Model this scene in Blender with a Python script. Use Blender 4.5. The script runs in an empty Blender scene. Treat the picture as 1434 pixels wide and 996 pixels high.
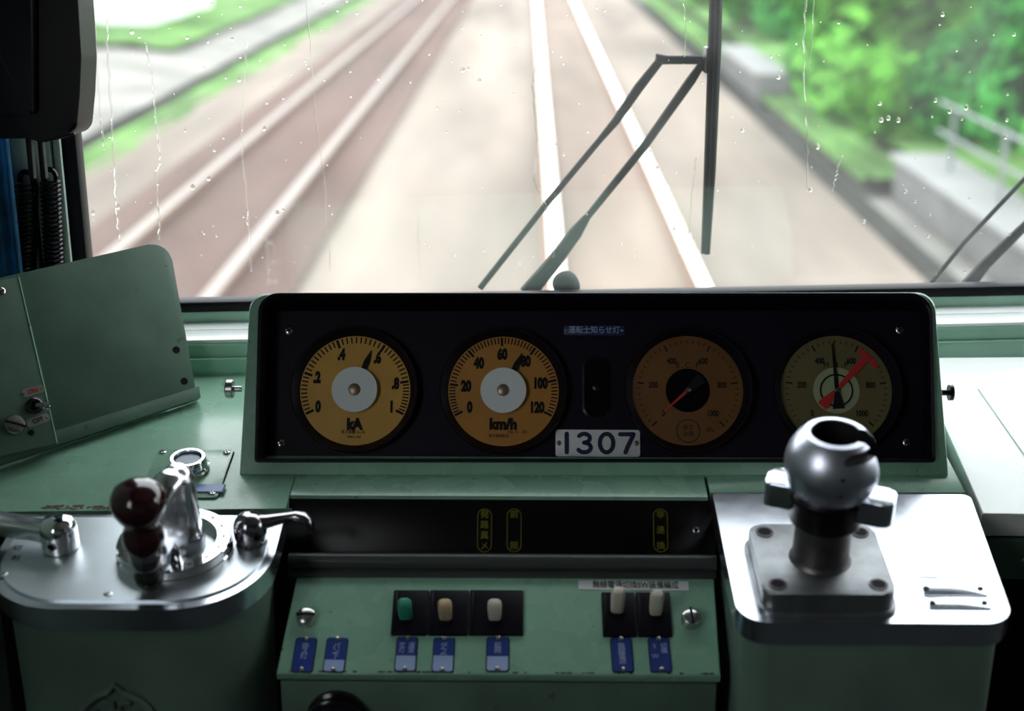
import bpy, bmesh, math, random
from mathutils import Vector, Matrix, noise
random.seed(7)
S = bpy.context.scene
COL = S.collection
R = math.radians

# ------------------------------------------------------------------ camera, sky, exposure
W_PX, H_PX, F_PX = 1434.0, 996.0, 2000.0
EYE = Vector((0, 0, 1.45))
PITCH, YAW = R(17.56), R(0.66)
cam_data = bpy.data.cameras.new('camera')
cam_data.sensor_width = 36.0
cam_data.lens = F_PX / W_PX * 36.0
cam_data.clip_start = 0.02
cam_data.clip_end = 600
cam_data.dof.use_dof = True
cam_data.dof.focus_distance = 1.50
cam_data.dof.aperture_fstop = 3.5
cam = bpy.data.objects.new('camera', cam_data)
cam.location = EYE
cam.rotation_euler = (R(90) - PITCH, 0, YAW)
COL.objects.link(cam)
S.camera = cam
CAM_R = cam.rotation_euler.to_matrix()

S.view_settings.view_transform = 'Standard'
S.view_settings.look = 'None'
S.view_settings.gamma = 1.0
S.view_settings.use_curve_mapping = False
S.view_settings.exposure = 0.0
S.cycles.use_denoising = True
S.cycles.max_bounces = 10
S.cycles.transparent_max_bounces = 16
S.cycles.sample_clamp_indirect = 8.0
S.cycles.caustics_reflective = False
S.cycles.caustics_refractive = False

SKY = 4.6
world = bpy.data.worlds.new('world')
S.world = world
world.use_nodes = True
_nt = world.node_tree
_bg = _nt.nodes['Background']
_tc = _nt.nodes.new('ShaderNodeTexCoord')
_sx = _nt.nodes.new('ShaderNodeSeparateXYZ')
_rp = _nt.nodes.new('ShaderNodeValToRGB')
_nt.links.new(_tc.outputs['Generated'], _sx.inputs[0])
_nt.links.new(_sx.outputs['Z'], _rp.inputs[0])
_nt.links.new(_rp.outputs[0], _bg.inputs[0])
_rp.color_ramp.elements[0].position = 0.0
_rp.color_ramp.elements[0].color = (0.93, 0.95, 0.96, 1)
_rp.color_ramp.elements[1].position = 0.7
_rp.color_ramp.elements[1].color = (0.90, 0.95, 1.0, 1)
_bg.inputs[1].default_value = SKY

# ------------------------------------------------------------------ helpers: pixels to rays, frames
def ray(px, py):
    return CAM_R @ Vector(((px - W_PX / 2) / F_PX, -(py - H_PX / 2) / F_PX, -1.0))

def hit(px, py, p0, n):
    d = ray(px, py)
    t = (Vector(p0) - EYE).dot(n) / d.dot(n)
    return EYE + d * t

class Frame:
    """a plane in the place: origin, in-plane axes u, v and normal w"""
    def __init__(s, o, u, v):
        s.o = Vector(o); s.u = Vector(u).normalized()
        v = Vector(v); s.v = (v - s.u * v.dot(s.u)).normalized()
        s.w = s.u.cross(s.v)
        s.M = Matrix((( s.u.x, s.v.x, s.w.x, s.o.x), (s.u.y, s.v.y, s.w.y, s.o.y), (s.u.z, s.v.z, s.w.z, s.o.z), (0, 0, 0, 1)))
        s.I = s.M.inverted()
    def at(s, px, py, h=0.0):
        p = s.I @ hit(px, py, s.o + s.w * h, s.w)
        return Vector((p.x, p.y, h))

# ------------------------------------------------------------------ mesh builder
class MB:
    def __init__(s): s.bm = bmesh.new()
    def _xf(s, vs, M):
        if M is not None:
            for v in vs: v.co = M @ v.co
    def box(s, c, d, M=None, bev=0.0, seg=2):
        x, y, z = c; a, b, e = d[0] / 2, d[1] / 2, d[2] / 2
        return s.prism([(x - a, y - b), (x + a, y - b), (x + a, y + b), (x - a, y + b)], z - e, z + e, bev, seg, M, True)
    def prism(s, pts, z0, z1, bev=0.0, seg=2, M=None, both=False):
        n = len(pts)
        area = sum(pts[i][0] * pts[(i + 1) % n][1] - pts[(i + 1) % n][0] * pts[i][1] for i in range(n))
        if area < 0: pts = pts[::-1]
        lo = [s.bm.verts.new((p[0], p[1], z0)) for p in pts]
        hi = [s.bm.verts.new((p[0], p[1], z1)) for p in pts]
        top = s.bm.faces.new(hi)
        bot = s.bm.faces.new(lo[::-1])
        for i in range(n):
            s.bm.faces.new((lo[i], lo[(i + 1) % n], hi[(i + 1) % n], hi[i]))
        vs = lo + hi
        if bev > 0:
            ed = set(top.edges)
            if both:
                for v in vs: ed |= set(v.link_edges)
            r = bmesh.ops.bevel(s.bm, geom=list(ed), offset=bev, segments=seg, affect='EDGES', profile=0.5, clamp_overlap=True)
            vs = list({v for v in vs if v.is_valid} | set(r['verts']))
        s._xf(vs, M)
        return s
    def lathe(s, prof, n=40, M=None, cap0=True, cap1=True):
        rings = []; allv = []
        for r, z in prof:
            if r < 1e-7:
                v = s.bm.verts.new((0, 0, z)); rings.append([v]); allv.append(v)
            else:
                rg = [s.bm.verts.new((r * math.cos(2 * math.pi * k / n), r * math.sin(2 * math.pi * k / n), z)) for k in range(n)]
                rings.append(rg); allv += rg
        for a, b in zip(rings, rings[1:]):
            for k in range(n):
                k2 = (k + 1) % n
                if len(a) == 1 and len(b) == 1: break
                if len(a) == 1: s.bm.faces.new((a[0], b[k2], b[k]))
                elif len(b) == 1: s.bm.faces.new((a[k], a[k2], b[0]))
                else: s.bm.faces.new((a[k], a[k2], b[k2], b[k]))
        if cap0 and len(rings[0]) > 1: s.bm.faces.new(rings[0][::-1])
        if cap1 and len(rings[-1]) > 1: s.bm.faces.new(rings[-1])
        s._xf(allv, M)
        return s
    def ring(s, prof, n=48, M=None):
        """closed profile turned about z"""
        rings = [[s.bm.verts.new((r * math.cos(2 * math.pi * k / n), r * math.sin(2 * math.pi * k / n), z)) for k in range(n)] for r, z in prof]
        m = len(rings)
        for i in range(m):
            a, b = rings[i], rings[(i + 1) % m]
            for k in range(n):
                k2 = (k + 1) % n
                s.bm.faces.new((a[k], a[k2], b[k2], b[k]))
        s._xf([v for r in rings for v in r], M)
        return s
    def tube(s, path, rad, n=10, M=None, flat=None, up=(0, 0, 1)):
        """round bar along a path; flat scales the thickness along up"""
        path = [Vector(p) for p in path]; up = Vector(up)
        rings = []; allv = []
        for i, p in enumerate(path):
            t = (path[min(i + 1, len(path) - 1)] - path[max(i - 1, 0)]).normalized()
            a = up.cross(t)
            if a.length < 1e-4: a = Vector((1, 0, 0)).cross(t)
            a.normalize(); b = t.cross(a)
            r = rad[i] if isinstance(rad, (list, tuple)) else rad
            f = 1.0 if flat is None else flat
            rg = [s.bm.verts.new(p + a * (r * math.cos(2 * math.pi * k / n)) + b * (r * f * math.sin(2 * math.pi * k / n))) for k in range(n)]
            rings.append(rg); allv += rg
        for a, b in zip(rings, rings[1:]):
            for k in range(n):
                s.bm.faces.new((a[k], a[(k + 1) % n], b[(k + 1) % n], b[k]))
        s.bm.faces.new(rings[0][::-1]); s.bm.faces.new(rings[-1])
        s._xf(allv, M)
        return s
    def loft(s, secs, M=None):
        rings = [[s.bm.verts.new(p) for p in sec] for sec in secs]
        n = len(rings[0])
        for a, b in zip(rings, rings[1:]):
            for k in range(n):
                s.bm.faces.new((a[k], a[(k + 1) % n], b[(k + 1) % n], b[k]))
        s.bm.faces.new(rings[0][::-1]); s.bm.faces.new(rings[-1])
        s._xf([v for r in rings for v in r], M)
        return s
    def stroke(s, pts, r, z, th=0.0006):
        """a flat pen stroke with round ends lying at height z"""
        P = [Vector((p[0], p[1])) for p in pts]
        L = []; Rr = []
        for i, p in enumerate(P):
            t = (P[min(i + 1, len(P) - 1)] - P[max(i - 1, 0)]).normalized()
            nrm = Vector((-t.y, t.x))
            L.append(p + nrm * r); Rr.append(p - nrm * r)
        def cap(c, t):
            a0 = math.atan2(t.y, t.x)
            return [c + Vector((math.cos(a0 + k), math.sin(a0 + k))) * r for k in (-1.5708, -1.1, -.6, 0, .6, 1.1, 1.5708)]
        t1 = (P[-1] - P[-2]).normalized(); t0 = (P[0] - P[1]).normalized()
        lo = [[s.bm.verts.new((q.x, q.y, zz)) for q in L] for zz in (z, z + th)]
        hi = [[s.bm.verts.new((q.x, q.y, zz)) for q in Rr] for zz in (z, z + th)]
        for i in range(len(P) - 1):
            s.bm.faces.new((hi[1][i], hi[1][i + 1], lo[1][i + 1], lo[1][i]))
            s.bm.faces.new((hi[0][i], hi[0][i + 1], hi[1][i + 1], hi[1][i]))
            s.bm.faces.new((lo[1][i], lo[1][i + 1], lo[0][i + 1], lo[0][i]))
        for c, t in ((P[-1], t1), (P[0], t0)):
            s.bm.faces.new([s.bm.verts.new((q.x, q.y, z + th)) for q in cap(c, t)])
        return s
    def text(s, body, size, loc, sx=1.0, bold=0.0, rot=0.0, th=0.0004, M=None, align='CENTER'):
        cu = bpy.data.curves.new('lettering', 'FONT')
        cu.body = body; cu.size = size; cu.align_x = align; cu.align_y = 'CENTER'
        cu.offset = bold * size; cu.extrude = th / 2; cu.resolution_u = 3
        ob = bpy.data.objects.new('lettering', cu)
        me = bpy.data.meshes.new_from_object(ob)
        T = Matrix.Translation(loc) @ Matrix.Rotation(rot, 4, 'Z') @ Matrix.Diagonal((sx, 1, 1, 1))
        if M is not None: T = M @ T
        me.transform(T)
        s.bm.from_mesh(me)
        bpy.data.objects.remove(ob); bpy.data.curves.remove(cu); bpy.data.meshes.remove(me)
        return s
    def build(s, name, mat, parent=None, M=None, smooth=35, recalc=True):
        if recalc: bmesh.ops.recalc_face_normals(s.bm, faces=s.bm.faces[:])
        me = bpy.data.meshes.new(name)
        s.bm.to_mesh(me); s.bm.free()
        for p in me.polygons: p.use_smooth = smooth > 0
        if smooth > 0: me.set_sharp_from_angle(angle=R(smooth))
        me.materials.append(mat)
        ob = bpy.data.objects.new(name, me)
        COL.objects.link(ob)
        if parent is not None: ob.parent = parent
        if M is not None: ob.matrix_local = M
        return ob

def rrect(cx, cy, w, h, r, n=5):
    pts = []
    rs = r if isinstance(r, (list, tuple)) else (r,) * 4     # BL BR TR TL
    for (sx, sy, a0), rr in zip(((-1, -1, 180), (1, -1, 270), (1, 1, 0), (-1, 1, 90)), rs):
        ox, oy = cx + sx * (w / 2 - rr), cy + sy * (h / 2 - rr)
        for k in range(n + 1):
            a = R(a0 + 90 * k / n)
            pts.append((ox + rr * math.cos(a), oy + rr * math.sin(a)))
    return pts

def roundpoly(corners, n=6):
    """corners: (x, y, radius) anticlockwise or clockwise; returns a rounded outline"""
    out = []; m = len(corners)
    for i in range(m):
        p = Vector(corners[i][:2]); r = corners[i][2]
        a = Vector(corners[i - 1][:2]); b = Vector(corners[(i + 1) % m][:2])
        if r <= 0: out.append((p.x, p.y)); continue
        da = (a - p).normalized(); db = (b - p).normalized()
        ang = da.angle(db); d = r / math.tan(ang / 2)
        s0 = p + da * d; s1 = p + db * d
        c = p + (da + db).normalized() * (r / math.sin(ang / 2))
        a0 = math.atan2(s0.y - c.y, s0.x - c.x); a1 = math.atan2(s1.y - c.y, s1.x - c.x)
        dlt = (a1 - a0 + math.pi) % (2 * math.pi) - math.pi
        for k in range(n + 1):
            q = a0 + dlt * k / n
            out.append((c.x + r * math.cos(q), c.y + r * math.sin(q)))
    return out

def T(x, y, z=0.0): return Matrix.Translation((x, y, z))
def RX(a): return Matrix.Rotation(R(a), 4, 'X')
def RY(a): return Matrix.Rotation(R(a), 4, 'Y')
def RZ(a): return Matrix.Rotation(R(a), 4, 'Z')

def tag(o, label, cat, group=None, kind=None):
    o['label'] = label; o['category'] = cat
    if group: o['group'] = group
    if kind: o['kind'] = kind
    return o

def thing(name, label, cat, M=None, group=None):
    o = bpy.data.objects.new(name, None)
    o.empty_display_size = 0.02
    COL.objects.link(o)
    if M is not None: o.matrix_world = M
    return tag(o, label, cat, group)

def struct(o):
    o['kind'] = 'structure'
    return o

def copy_tree(o, parent=None):
    c = o.copy(); COL.objects.link(c)
    if parent is not None: c.parent = parent
    for ch in list(o.children): copy_tree(ch, c)
    return c

# ------------------------------------------------------------------ materials
def mat(name, color, rough=0.5, metal=0.0, spec=0.5, coat=0.0, trans=0.0, vary=0.0, vscale=30.0, bump=0.0, bscale=200.0, rvary=0.0, wear=None, wscale=60.0, wcut=0.62, stretch=None):
    m = bpy.data.materials.new(name); m.use_nodes = True
    nt = m.node_tree; b = nt.nodes['Principled BSDF']
    b.inputs['Base Color'].default_value = (*color, 1)
    b.inputs['Roughness'].default_value = rough
    b.inputs['Metallic'].default_value = metal
    b.inputs['Specular IOR Level'].default_value = spec
    b.inputs['Coat Weight'].default_value = coat
    b.inputs['Coat Roughness'].default_value = 0.12
    if trans: b.inputs['Transmission Weight'].default_value = trans
    need = vary or bump or rvary or wear
    if need:
        tc = nt.nodes.new('ShaderNodeTexCoord')
        src = tc.outputs['Object']
        if stretch:
            mp = nt.nodes.new('ShaderNodeMapping'); mp.inputs['Scale'].default_value = stretch
            nt.links.new(src, mp.inputs[0]); src = mp.outputs[0]
        def nz(sc, det=4):
            n = nt.nodes.new('ShaderNodeTexNoise'); n.inputs['Scale'].default_value = sc; n.inputs['Detail'].default_value = det
            nt.links.new(src, n.inputs['Vector']); return n
        colsock = None
        if vary or wear:
            n = nz(vscale)
            r = nt.nodes.new('ShaderNodeValToRGB')
            r.color_ramp.elements[0].position = 0.3; r.color_ramp.elements[1].position = 0.7
            r.color_ramp.elements[0].color = (*[max(0, c * (1 - vary)) for c in color], 1)
            r.color_ramp.elements[1].color = (*[min(1, c * (1 + vary)) for c in color], 1)
            nt.links.new(n.outputs[0], r.inputs[0]); colsock = r.outputs[0]
            if wear:
                n2 = nz(wscale, 6)
                r2 = nt.nodes.new('ShaderNodeValToRGB')
                r2.color_ramp.elements[0].position = wcut; r2.color_ramp.elements[1].position = wcut + 0.05
                r2.color_ramp.elements[0].color = (0, 0, 0, 1); r2.color_ramp.elements[1].color = (1, 1, 1, 1)
                nt.links.new(n2.outputs[0], r2.inputs[0])
                mx = nt.nodes.new('ShaderNodeMix'); mx.data_type = 'RGBA'
                nt.links.new(r2.outputs[0], mx.inputs['Factor'])
                nt.links.new(colsock, mx.inputs['A']); mx.inputs['B'].default_value = (*wear, 1)
                colsock = mx.outputs['Result']
            nt.links.new(colsock, b.inputs['Base Color'])
        if rvary:
            n3 = nz(vscale * 1.7)
            mr = nt.nodes.new('ShaderNodeMapRange')
            mr.inputs['To Min'].default_value = max(0.02, rough - rvary); mr.inputs['To Max'].default_value = min(1, rough + rvary)
            nt.links.new(n3.outputs[0], mr.inputs['Value']); nt.links.new(mr.outputs[0], b.inputs['Roughness'])
        if bump:
            n4 = nz(bscale, 3)
            bp = nt.nodes.new('ShaderNodeBump'); bp.inputs['Strength'].default_value = bump; bp.inputs['Distance'].default_value = 0.001
            nt.links.new(n4.outputs[0], bp.inputs['Height']); nt.links.new(bp.outputs[0], b.inputs['Normal'])
    return m

def thin_glass(name, refl=0.05, tint=(1, 1, 1), haze=0.0, hscale=8.0):
    m = bpy.data.materials.new(name); m.use_nodes = True
    nt = m.node_tree; nt.nodes.clear()
    out = nt.nodes.new('ShaderNodeOutputMaterial')
    tr = nt.nodes.new('ShaderNodeBsdfTransparent'); tr.inputs[0].default_value = (*tint, 1)
    gl = nt.nodes.new('ShaderNodeBsdfGlossy'); gl.inputs['Roughness'].default_value = 0.02
    mx = nt.nodes.new('ShaderNodeMixShader')
    mx.inputs[0].default_value = refl
    nt.links.new(tr.outputs[0], mx.inputs[1]); nt.links.new(gl.outputs[0], mx.inputs[2])
    last = mx
    if haze:
        df = nt.nodes.new('ShaderNodeBsdfTranslucent'); df.inputs[0].default_value = (0.9, 0.9, 0.9, 1)
        m2 = nt.nodes.new('ShaderNodeMixShader')
        tc = nt.nodes.new('ShaderNodeTexCoord'); n = nt.nodes.new('ShaderNodeTexNoise'); n.inputs['Scale'].default_value = hscale; n.inputs['Detail'].default_value = 5
        mr = nt.nodes.new('ShaderNodeMapRange'); mr.inputs['From Min'].default_value = 0.3; mr.inputs['From Max'].default_value = 0.8
        mr.inputs['To Min'].default_value = haze * 0.4; mr.inputs['To Max'].default_value = haze * 1.6
        nt.links.new(tc.outputs['Object'], n.inputs['Vector']); nt.links.new(n.outputs[0], mr.inputs['Value']); nt.links.new(mr.outputs[0], m2.inputs[0])
        nt.links.new(mx.outputs[0], m2.inputs[1]); nt.links.new(df.outputs[0], m2.inputs[2]); last = m2
    nt.links.new(last.outputs[0], out.inputs[0])
    return m

def leaf_mat(name, c, vary=0.6):
    m = bpy.data.materials.new(name); m.use_nodes = True
    nt = m.node_tree; nt.nodes.clear()
    out = nt.nodes.new('ShaderNodeOutputMaterial')
    d = nt.nodes.new('ShaderNodeBsdfDiffuse'); t = nt.nodes.new('ShaderNodeBsdfTranslucent'); mx = nt.nodes.new('ShaderNodeMixShader'); mx.inputs[0].default_value = 0.45
    tc = nt.nodes.new('ShaderNodeTexCoord'); n = nt.nodes.new('ShaderNodeTexNoise'); n.inputs['Scale'].default_value = 1.3; n.inputs['Detail'].default_value = 3
    r = nt.nodes.new('ShaderNodeValToRGB'); r.color_ramp.elements[0].position = .35; r.color_ramp.elements[1].position = .65
    r.color_ramp.elements[0].color = (*[x * (1 - vary) for x in c], 1); r.color_ramp.elements[1].color = (*[min(1, x * (1 + vary)) for x in c], 1)
    nt.links.new(tc.outputs['Object'], n.inputs['Vector']); nt.links.new(n.outputs[0], r.inputs[0])
    nt.links.new(r.outputs[0], d.inputs[0]); nt.links.new(r.outputs[0], t.inputs[0])
    nt.links.new(d.outputs[0], mx.inputs[1]); nt.links.new(t.outputs[0], mx.inputs[2]); nt.links.new(mx.outputs[0], out.inputs[0])
    return m

GREEN = mat('green_paint', (0.27, 0.485, 0.355), 0.27, coat=0.25, vary=0.10, vscale=14, wear=(0.10, 0.15, 0.11), wscale=70, wcut=0.70, rvary=0.08, bump=0.08, bscale=260)
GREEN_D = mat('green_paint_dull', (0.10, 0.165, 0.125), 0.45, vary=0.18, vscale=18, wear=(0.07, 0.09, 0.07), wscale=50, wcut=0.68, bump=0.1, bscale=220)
GREEN_P = mat('green_paint_pale', (0.36, 0.58, 0.46), 0.35, vary=0.08, vscale=12, bump=0.05)
WHITE_P = mat('white_paint_sheen', (0.88, 0.91, 0.89), 0.22, vary=0.05, vscale=8)
CASTING = mat('casting_paint', (0.13, 0.195, 0.155), 0.38, vary=0.25, vscale=9, bump=0.25, bscale=150)
BLACK = mat('black_plastic', (0.0045, 0.0025, 0.0075), 0.42, spec=0.2)
BLACK_G = mat('black_gloss', (0.004, 0.0025, 0.006), 0.16, spec=0.35)
BLACK_M = mat('black_matt', (0.006, 0.004, 0.008), 0.7, spec=0.15)
FACE = mat('panel_black', (0.0075, 0.0040, 0.0125), 0.5, spec=0.18, vary=0.15, vscale=10)
RUBBER = mat('rubber', (0.005, 0.004, 0.008), 0.55, spec=0.2)
CHROME = mat('chrome', (0.80, 0.79, 0.82), 0.08, 1.0)
CHROME_S = mat('satin_chrome', (0.82, 0.82, 0.86), 0.20, 1.0)
CHROME_D = mat('dark_chrome', (0.36, 0.33, 0.36), 0.14, 1.0)
STEEL = mat('brushed_steel', (0.74, 0.80, 0.84), 0.40, 1.0, vary=0.03, vscale=40, rvary=0.05)
STEEL_S = mat('satin_steel', (0.70, 0.73, 0.80), 0.22, 1.0, vary=0.05, vscale=30, rvary=0.05)
CASTSTEEL = mat('cast_steel', (0.27, 0.28, 0.29), 0.46, 1.0, vary=0.2, vscale=45, bump=0.15, bscale=300)
DARKSTEEL = mat('dark_steel', (0.045, 0.038, 0.042), 0.32, 1.0, vary=0.2, vscale=60)
NECKSTEEL = mat('neck_steel', (0.13, 0.118, 0.12), 0.42, 0.9, vary=0.2, vscale=60)
BALLSTEEL = mat('ball_steel', (0.62, 0.64, 0.74), 0.36, 1.0, vary=0.05, vscale=50)
BROWN = mat('brown_knob', (0.024, 0.003, 0.006), 0.12, coat=0.4)
DIAL_O = mat('dial_orange', (0.68, 0.36, 0.055), 0.5, vary=0.06, vscale=30)
DIAL_O2 = mat('dial_amber', (0.50, 0.215, 0.032), 0.5, vary=0.08, vscale=30)
DIAL_B = mat('dial_brown', (0.17, 0.070, 0.015), 0.5, vary=0.12, vscale=30)
DIAL_Y = mat('dial_yellow', (0.15, 0.125, 0.048), 0.5, vary=0.08, vscale=30)
INK = mat('ink_black', (0.012, 0.008, 0.008), 0.6, spec=0.2)
INK_BLUE = mat('ink_blue', (0.008, 0.010, 0.055), 0.5)
INK_RED = mat('ink_red', (0.55, 0.03, 0.03), 0.5)
INK_YEL = mat('ink_yellow', (0.20, 0.19, 0.02), 0.6, spec=0.2)
INK_W = mat('ink_white', (0.34, 0.42, 0.66), 0.5)
WHITE = mat('white_enamel', (0.80, 0.80, 0.83), 0.3, vary=0.03)
HUBW = mat('hub_white', (0.80, 0.83, 0.84), 0.4)
BRASS = mat('screw_brown', (0.36, 0.25, 0.19), 0.4, 0.8)
SCREW = mat('screw_steel', (0.55, 0.53, 0.52), 0.25, 1.0)
BLUEPL = mat('blue_plate', (0.022, 0.050, 0.25), 0.3, vary=0.1)
PALEBL = mat('pale_blue', (0.34, 0.44, 0.70), 0.4, vary=0.05)
IVORY = mat('ivory_plastic', (0.68, 0.62, 0.52), 0.38, vary=0.06)
IVORY_O = mat('tan_plastic', (0.60, 0.44, 0.27), 0.38, vary=0.2, vscale=80)
GREENPL = mat('green_plastic', (0.035, 0.30, 0.20), 0.35)
GLASS_G = thin_glass('gauge_glass', 0.025)
GLASS_W = thin_glass('window_glass', 0.035, (0.985, 1.0, 0.99), haze=0.026)
WATER = bpy.data.materials.new('water'); WATER.use_nodes = True
_b = WATER.node_tree.nodes['Principled BSDF']; _b.inputs['Transmission Weight'].default_value = 1; _b.inputs['Roughness'].default_value = 0.03; _b.inputs['IOR'].default_value = 1.2; _b.inputs['Base Color'].default_value = (1, 1, 1, 1)
BALLAST = mat('ballast', (0.212, 0.172, 0.143), 0.9, spec=0.2, vary=0.35, vscale=0.8, bump=0.6, bscale=14, stretch=(1, 0.14, 1))
BALLAST_R = mat('rusty_ballast', (0.112, 0.070, 0.058), 0.9, spec=0.2, vary=0.25, vscale=1.0, stretch=(1, 0.12, 1))
RAIL = mat('rail_steel', (0.90, 0.87, 0.82), 0.25, 1.0)
RAIL_N = mat('rail_worn', (0.27, 0.225, 0.20), 0.55, 0.2)
RAILRUST = mat('rail_web_rust', (0.30, 0.17, 0.12), 0.8)
CONCRETE = mat('concrete', (0.13, 0.13, 0.125), 0.9, vary=0.2, vscale=2.0)
GRASSM = mat('grass', (0.095, 0.19, 0.055), 0.95, spec=0.1, vary=0.5, vscale=0.6)
SOIL = mat('soil', (0.23, 0.22, 0.20), 0.95, spec=0.1, vary=0.3, vscale=0.8)
SOIL_SHADE = mat('ditch', (0.035, 0.035, 0.03), 0.95, spec=0.1)  # ditch soil, also the colour of the painted wall shadow
LEAF = [leaf_mat('leaf_a', (0.10, 0.36, 0.06)), leaf_mat('leaf_b', (0.055, 0.26, 0.055)), leaf_mat('leaf_c', (0.165, 0.43, 0.075))]
BARK = mat('bark', (0.06, 0.045, 0.035), 0.9, vary=0.3)
HOUSEW = mat('house_white', (0.75, 0.76, 0.76), 0.8)
INTERIOR = mat('interior_green', (0.12, 0.17, 0.145), 0.6)
INTERIOR_D = mat('interior_dark', (0.035, 0.04, 0.04), 0.7)
CEIL = mat('ceiling_paint', (0.22, 0.24, 0.235), 0.7)
GREYSTRIP = mat('grey_strip', (0.38, 0.46, 0.43), 0.4)
BLUECLOTH = mat('blue_cloth', (0.05, 0.22, 0.45), 0.7, vary=0.4, vscale=20)

# ------------------------------------------------------------------ the planes of the cab
_d = ray(740, 690); O_D = EYE + _d * (1.28 / _d.y)
TILT = R(10)
D = Frame(O_D, (1, 0, 0), (0, math.cos(TILT), math.sin(TILT)))            # sloping desk top
LEAN = R(27)
_p = hit(740, 668, O_D, D.w)
PF = Frame(_p, (1, 0, 0), (0, math.sin(LEAN), math.cos(LEAN)))             # instrument face (front lip)
FZ = -0.030                                                               # recessed face
GY = R(5)
_d = ray(300, 445); _gp = EYE + _d * (1.607 / _d.y)
WF = Frame(_gp, (math.cos(GY), math.sin(GY), 0), (0, 0, 1))               # windscreen, w points into the cab
zrel = lambda z: EYE.z + z

# ------------------------------------------------------------------ cab shell
FLOOR_Z, CEIL_Z = 0.0, 2.25
XL, XR, YB, YF = -0.66, 2.15, -0.45, 1.95
b = MB(); b.box(((XL + XR) / 2, (YB + YF) / 2, -0.03), (XR - XL + .1, YF - YB, 0.06)); struct(b.build('floor', INTERIOR_D))
b = MB(); b.box(((XL + XR) / 2, (YB + YF) / 2, CEIL_Z + .03), (XR - XL + .1, YF - YB, 0.06)); struct(b.build('ceiling', CEIL))
def wall_with_hole(name, x, m, y0, y1, z0, z1):
    b = MB()
    for (a, c, e, f) in ((YB, YF - .2, 0, z0), (YB, YF - .2, z1, CEIL_Z), (YB, y0, z0, z1), (y1, YF - .2, z0, z1)):
        b.box((x, (a + c) / 2, (e + f) / 2), (0.05, c - a, f - e))
    return struct(b.build(name, m))
wall_with_hole('wall_left', XL - .02, INTERIOR, -.20, .50, 1.10, 1.75)
wall_with_hole('wall_right', XR + .02, INTERIOR, 1.0, 1.65, 1.08, 1.95)
b = MB(); b.box(((XL + XR) / 2, YB, CEIL_Z / 2), (XR - XL, 0.05, CEIL_Z)); struct(b.build('wall_back', INTERIOR_D))
# front wall, below and above the windscreen, in the windscreen's own plane
GU0 = WF.at(118, 300).x
GU1 = 2.35
GB = WF.at(300, 437).y
GT = 0.98
b = MB()
b.box(((GU0 - .4 + GU1 + .1) / 2, GT + .25, -0.03), (GU1 - GU0 + .5, 0.5, 0.06))
b.box(((GU0 - .4 + GU1 + .1) / 2, GB - .5, -0.035), (GU1 - GU0 + .5, 0.98, 0.05))
b.box((GU1 + .06, (GB + GT) / 2, -0.03), (0.14, GT - GB, 0.06))
struct(b.build('wall_front', INTERIOR_D, M=WF.M))

win = bpy.data.objects.new('window_1', None); COL.objects.link(win); win.matrix_world = WF.M; struct(win)
b = MB(); b.box(((GU0 + GU1) / 2, (GB + GT) / 2, -0.012), (GU1 - GU0, GT - GB, 0.006)); b.build('glass_pane', GLASS_W, win)
# gasket: bottom, left, top
gk = MB()
g0 = WF.at(300, 437).y; g1 = WF.at(300, 420).y
gk.box(((GU0 + GU1) / 2, (g0 + g1) / 2, -0.004), (GU1 - GU0 + .03, g1 - g0, 0.026), bev=0.003)
gk.box(((GU0 + GU1) / 2, GT - .012, -0.004), (GU1 - GU0 + .03, 0.026, 0.026), bev=0.003)
pw = abs(WF.at(118, 300).x - WF.at(92, 300).x)
gk.box((GU0 - pw / 2 + .002, (GB + GT) / 2, -0.002), (pw, GT - GB, 0.034), bev=0.004)
gk.build('gasket', RUBBER, win)
# corner pillar left of the glass
pl = MB()
pl.box((GU0 - pw - .045, (GB + GT) / 2, 0.0), (0.09, GT - GB + .1, 0.05), bev=0.004)
pl.build('corner_pillar', BLACK_M, win)
st = MB()
for x0, x1 in ((20, 43), (50, 58), (66, 76), (80, 90)):
    a = WF.at(x0 - 6, 200, .03).x; c = WF.at(x1 - 6, 200, .03).x
    st.box(((a + c) / 2, (GB + .45) / 2 - .02, 0.028), (c - a, .45 - GB, 0.008), bev=0.001)
st.build('pillar_strip', GREYSTRIP, win)
# sill: step face, grooved ledge with its sky sheen painted white, upper green face
DESK_BACK = D.at(300, 520)
sl = MB()
zt = WF.I @ hit(300, 482, D.M @ DESK_BACK, Vector((0, 1, 0)))
zl = zt.y; wd = zt.z
U0, U1 = GU0 - .05, GU1
uc, ul = (U0 + U1) / 2, U1 - U0
lo = zl - 0.07
sl.box((uc, (zl + lo) / 2, wd / 2), (ul, zl - lo, wd), bev=0.004)
y_mid = WF.I @ hit(300, 500, D.M @ DESK_BACK, Vector((0, 1, 0)))
sl.box((uc, y_mid.y - .012, wd + .003), (ul, 0.024, 0.008), bev=0.0015)
sl.build('sill', GREEN_P, win)
lg = MB()
lg.box((uc, zl + .002, wd * .73), (ul, 0.004, wd * .46), bev=0.001)
lg.box((uc, zl + .002, wd * .235), (ul, 0.004, wd * .45), bev=0.001)
lg.build('sill_ledge', WHITE_P, win)
up = MB(); up.box((uc, (zl + GB) / 2 + .001, -.001), (ul, GB - zl + .004, 0.022), bev=0.002); up.build('sill_riser', GREEN_P, win)

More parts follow.
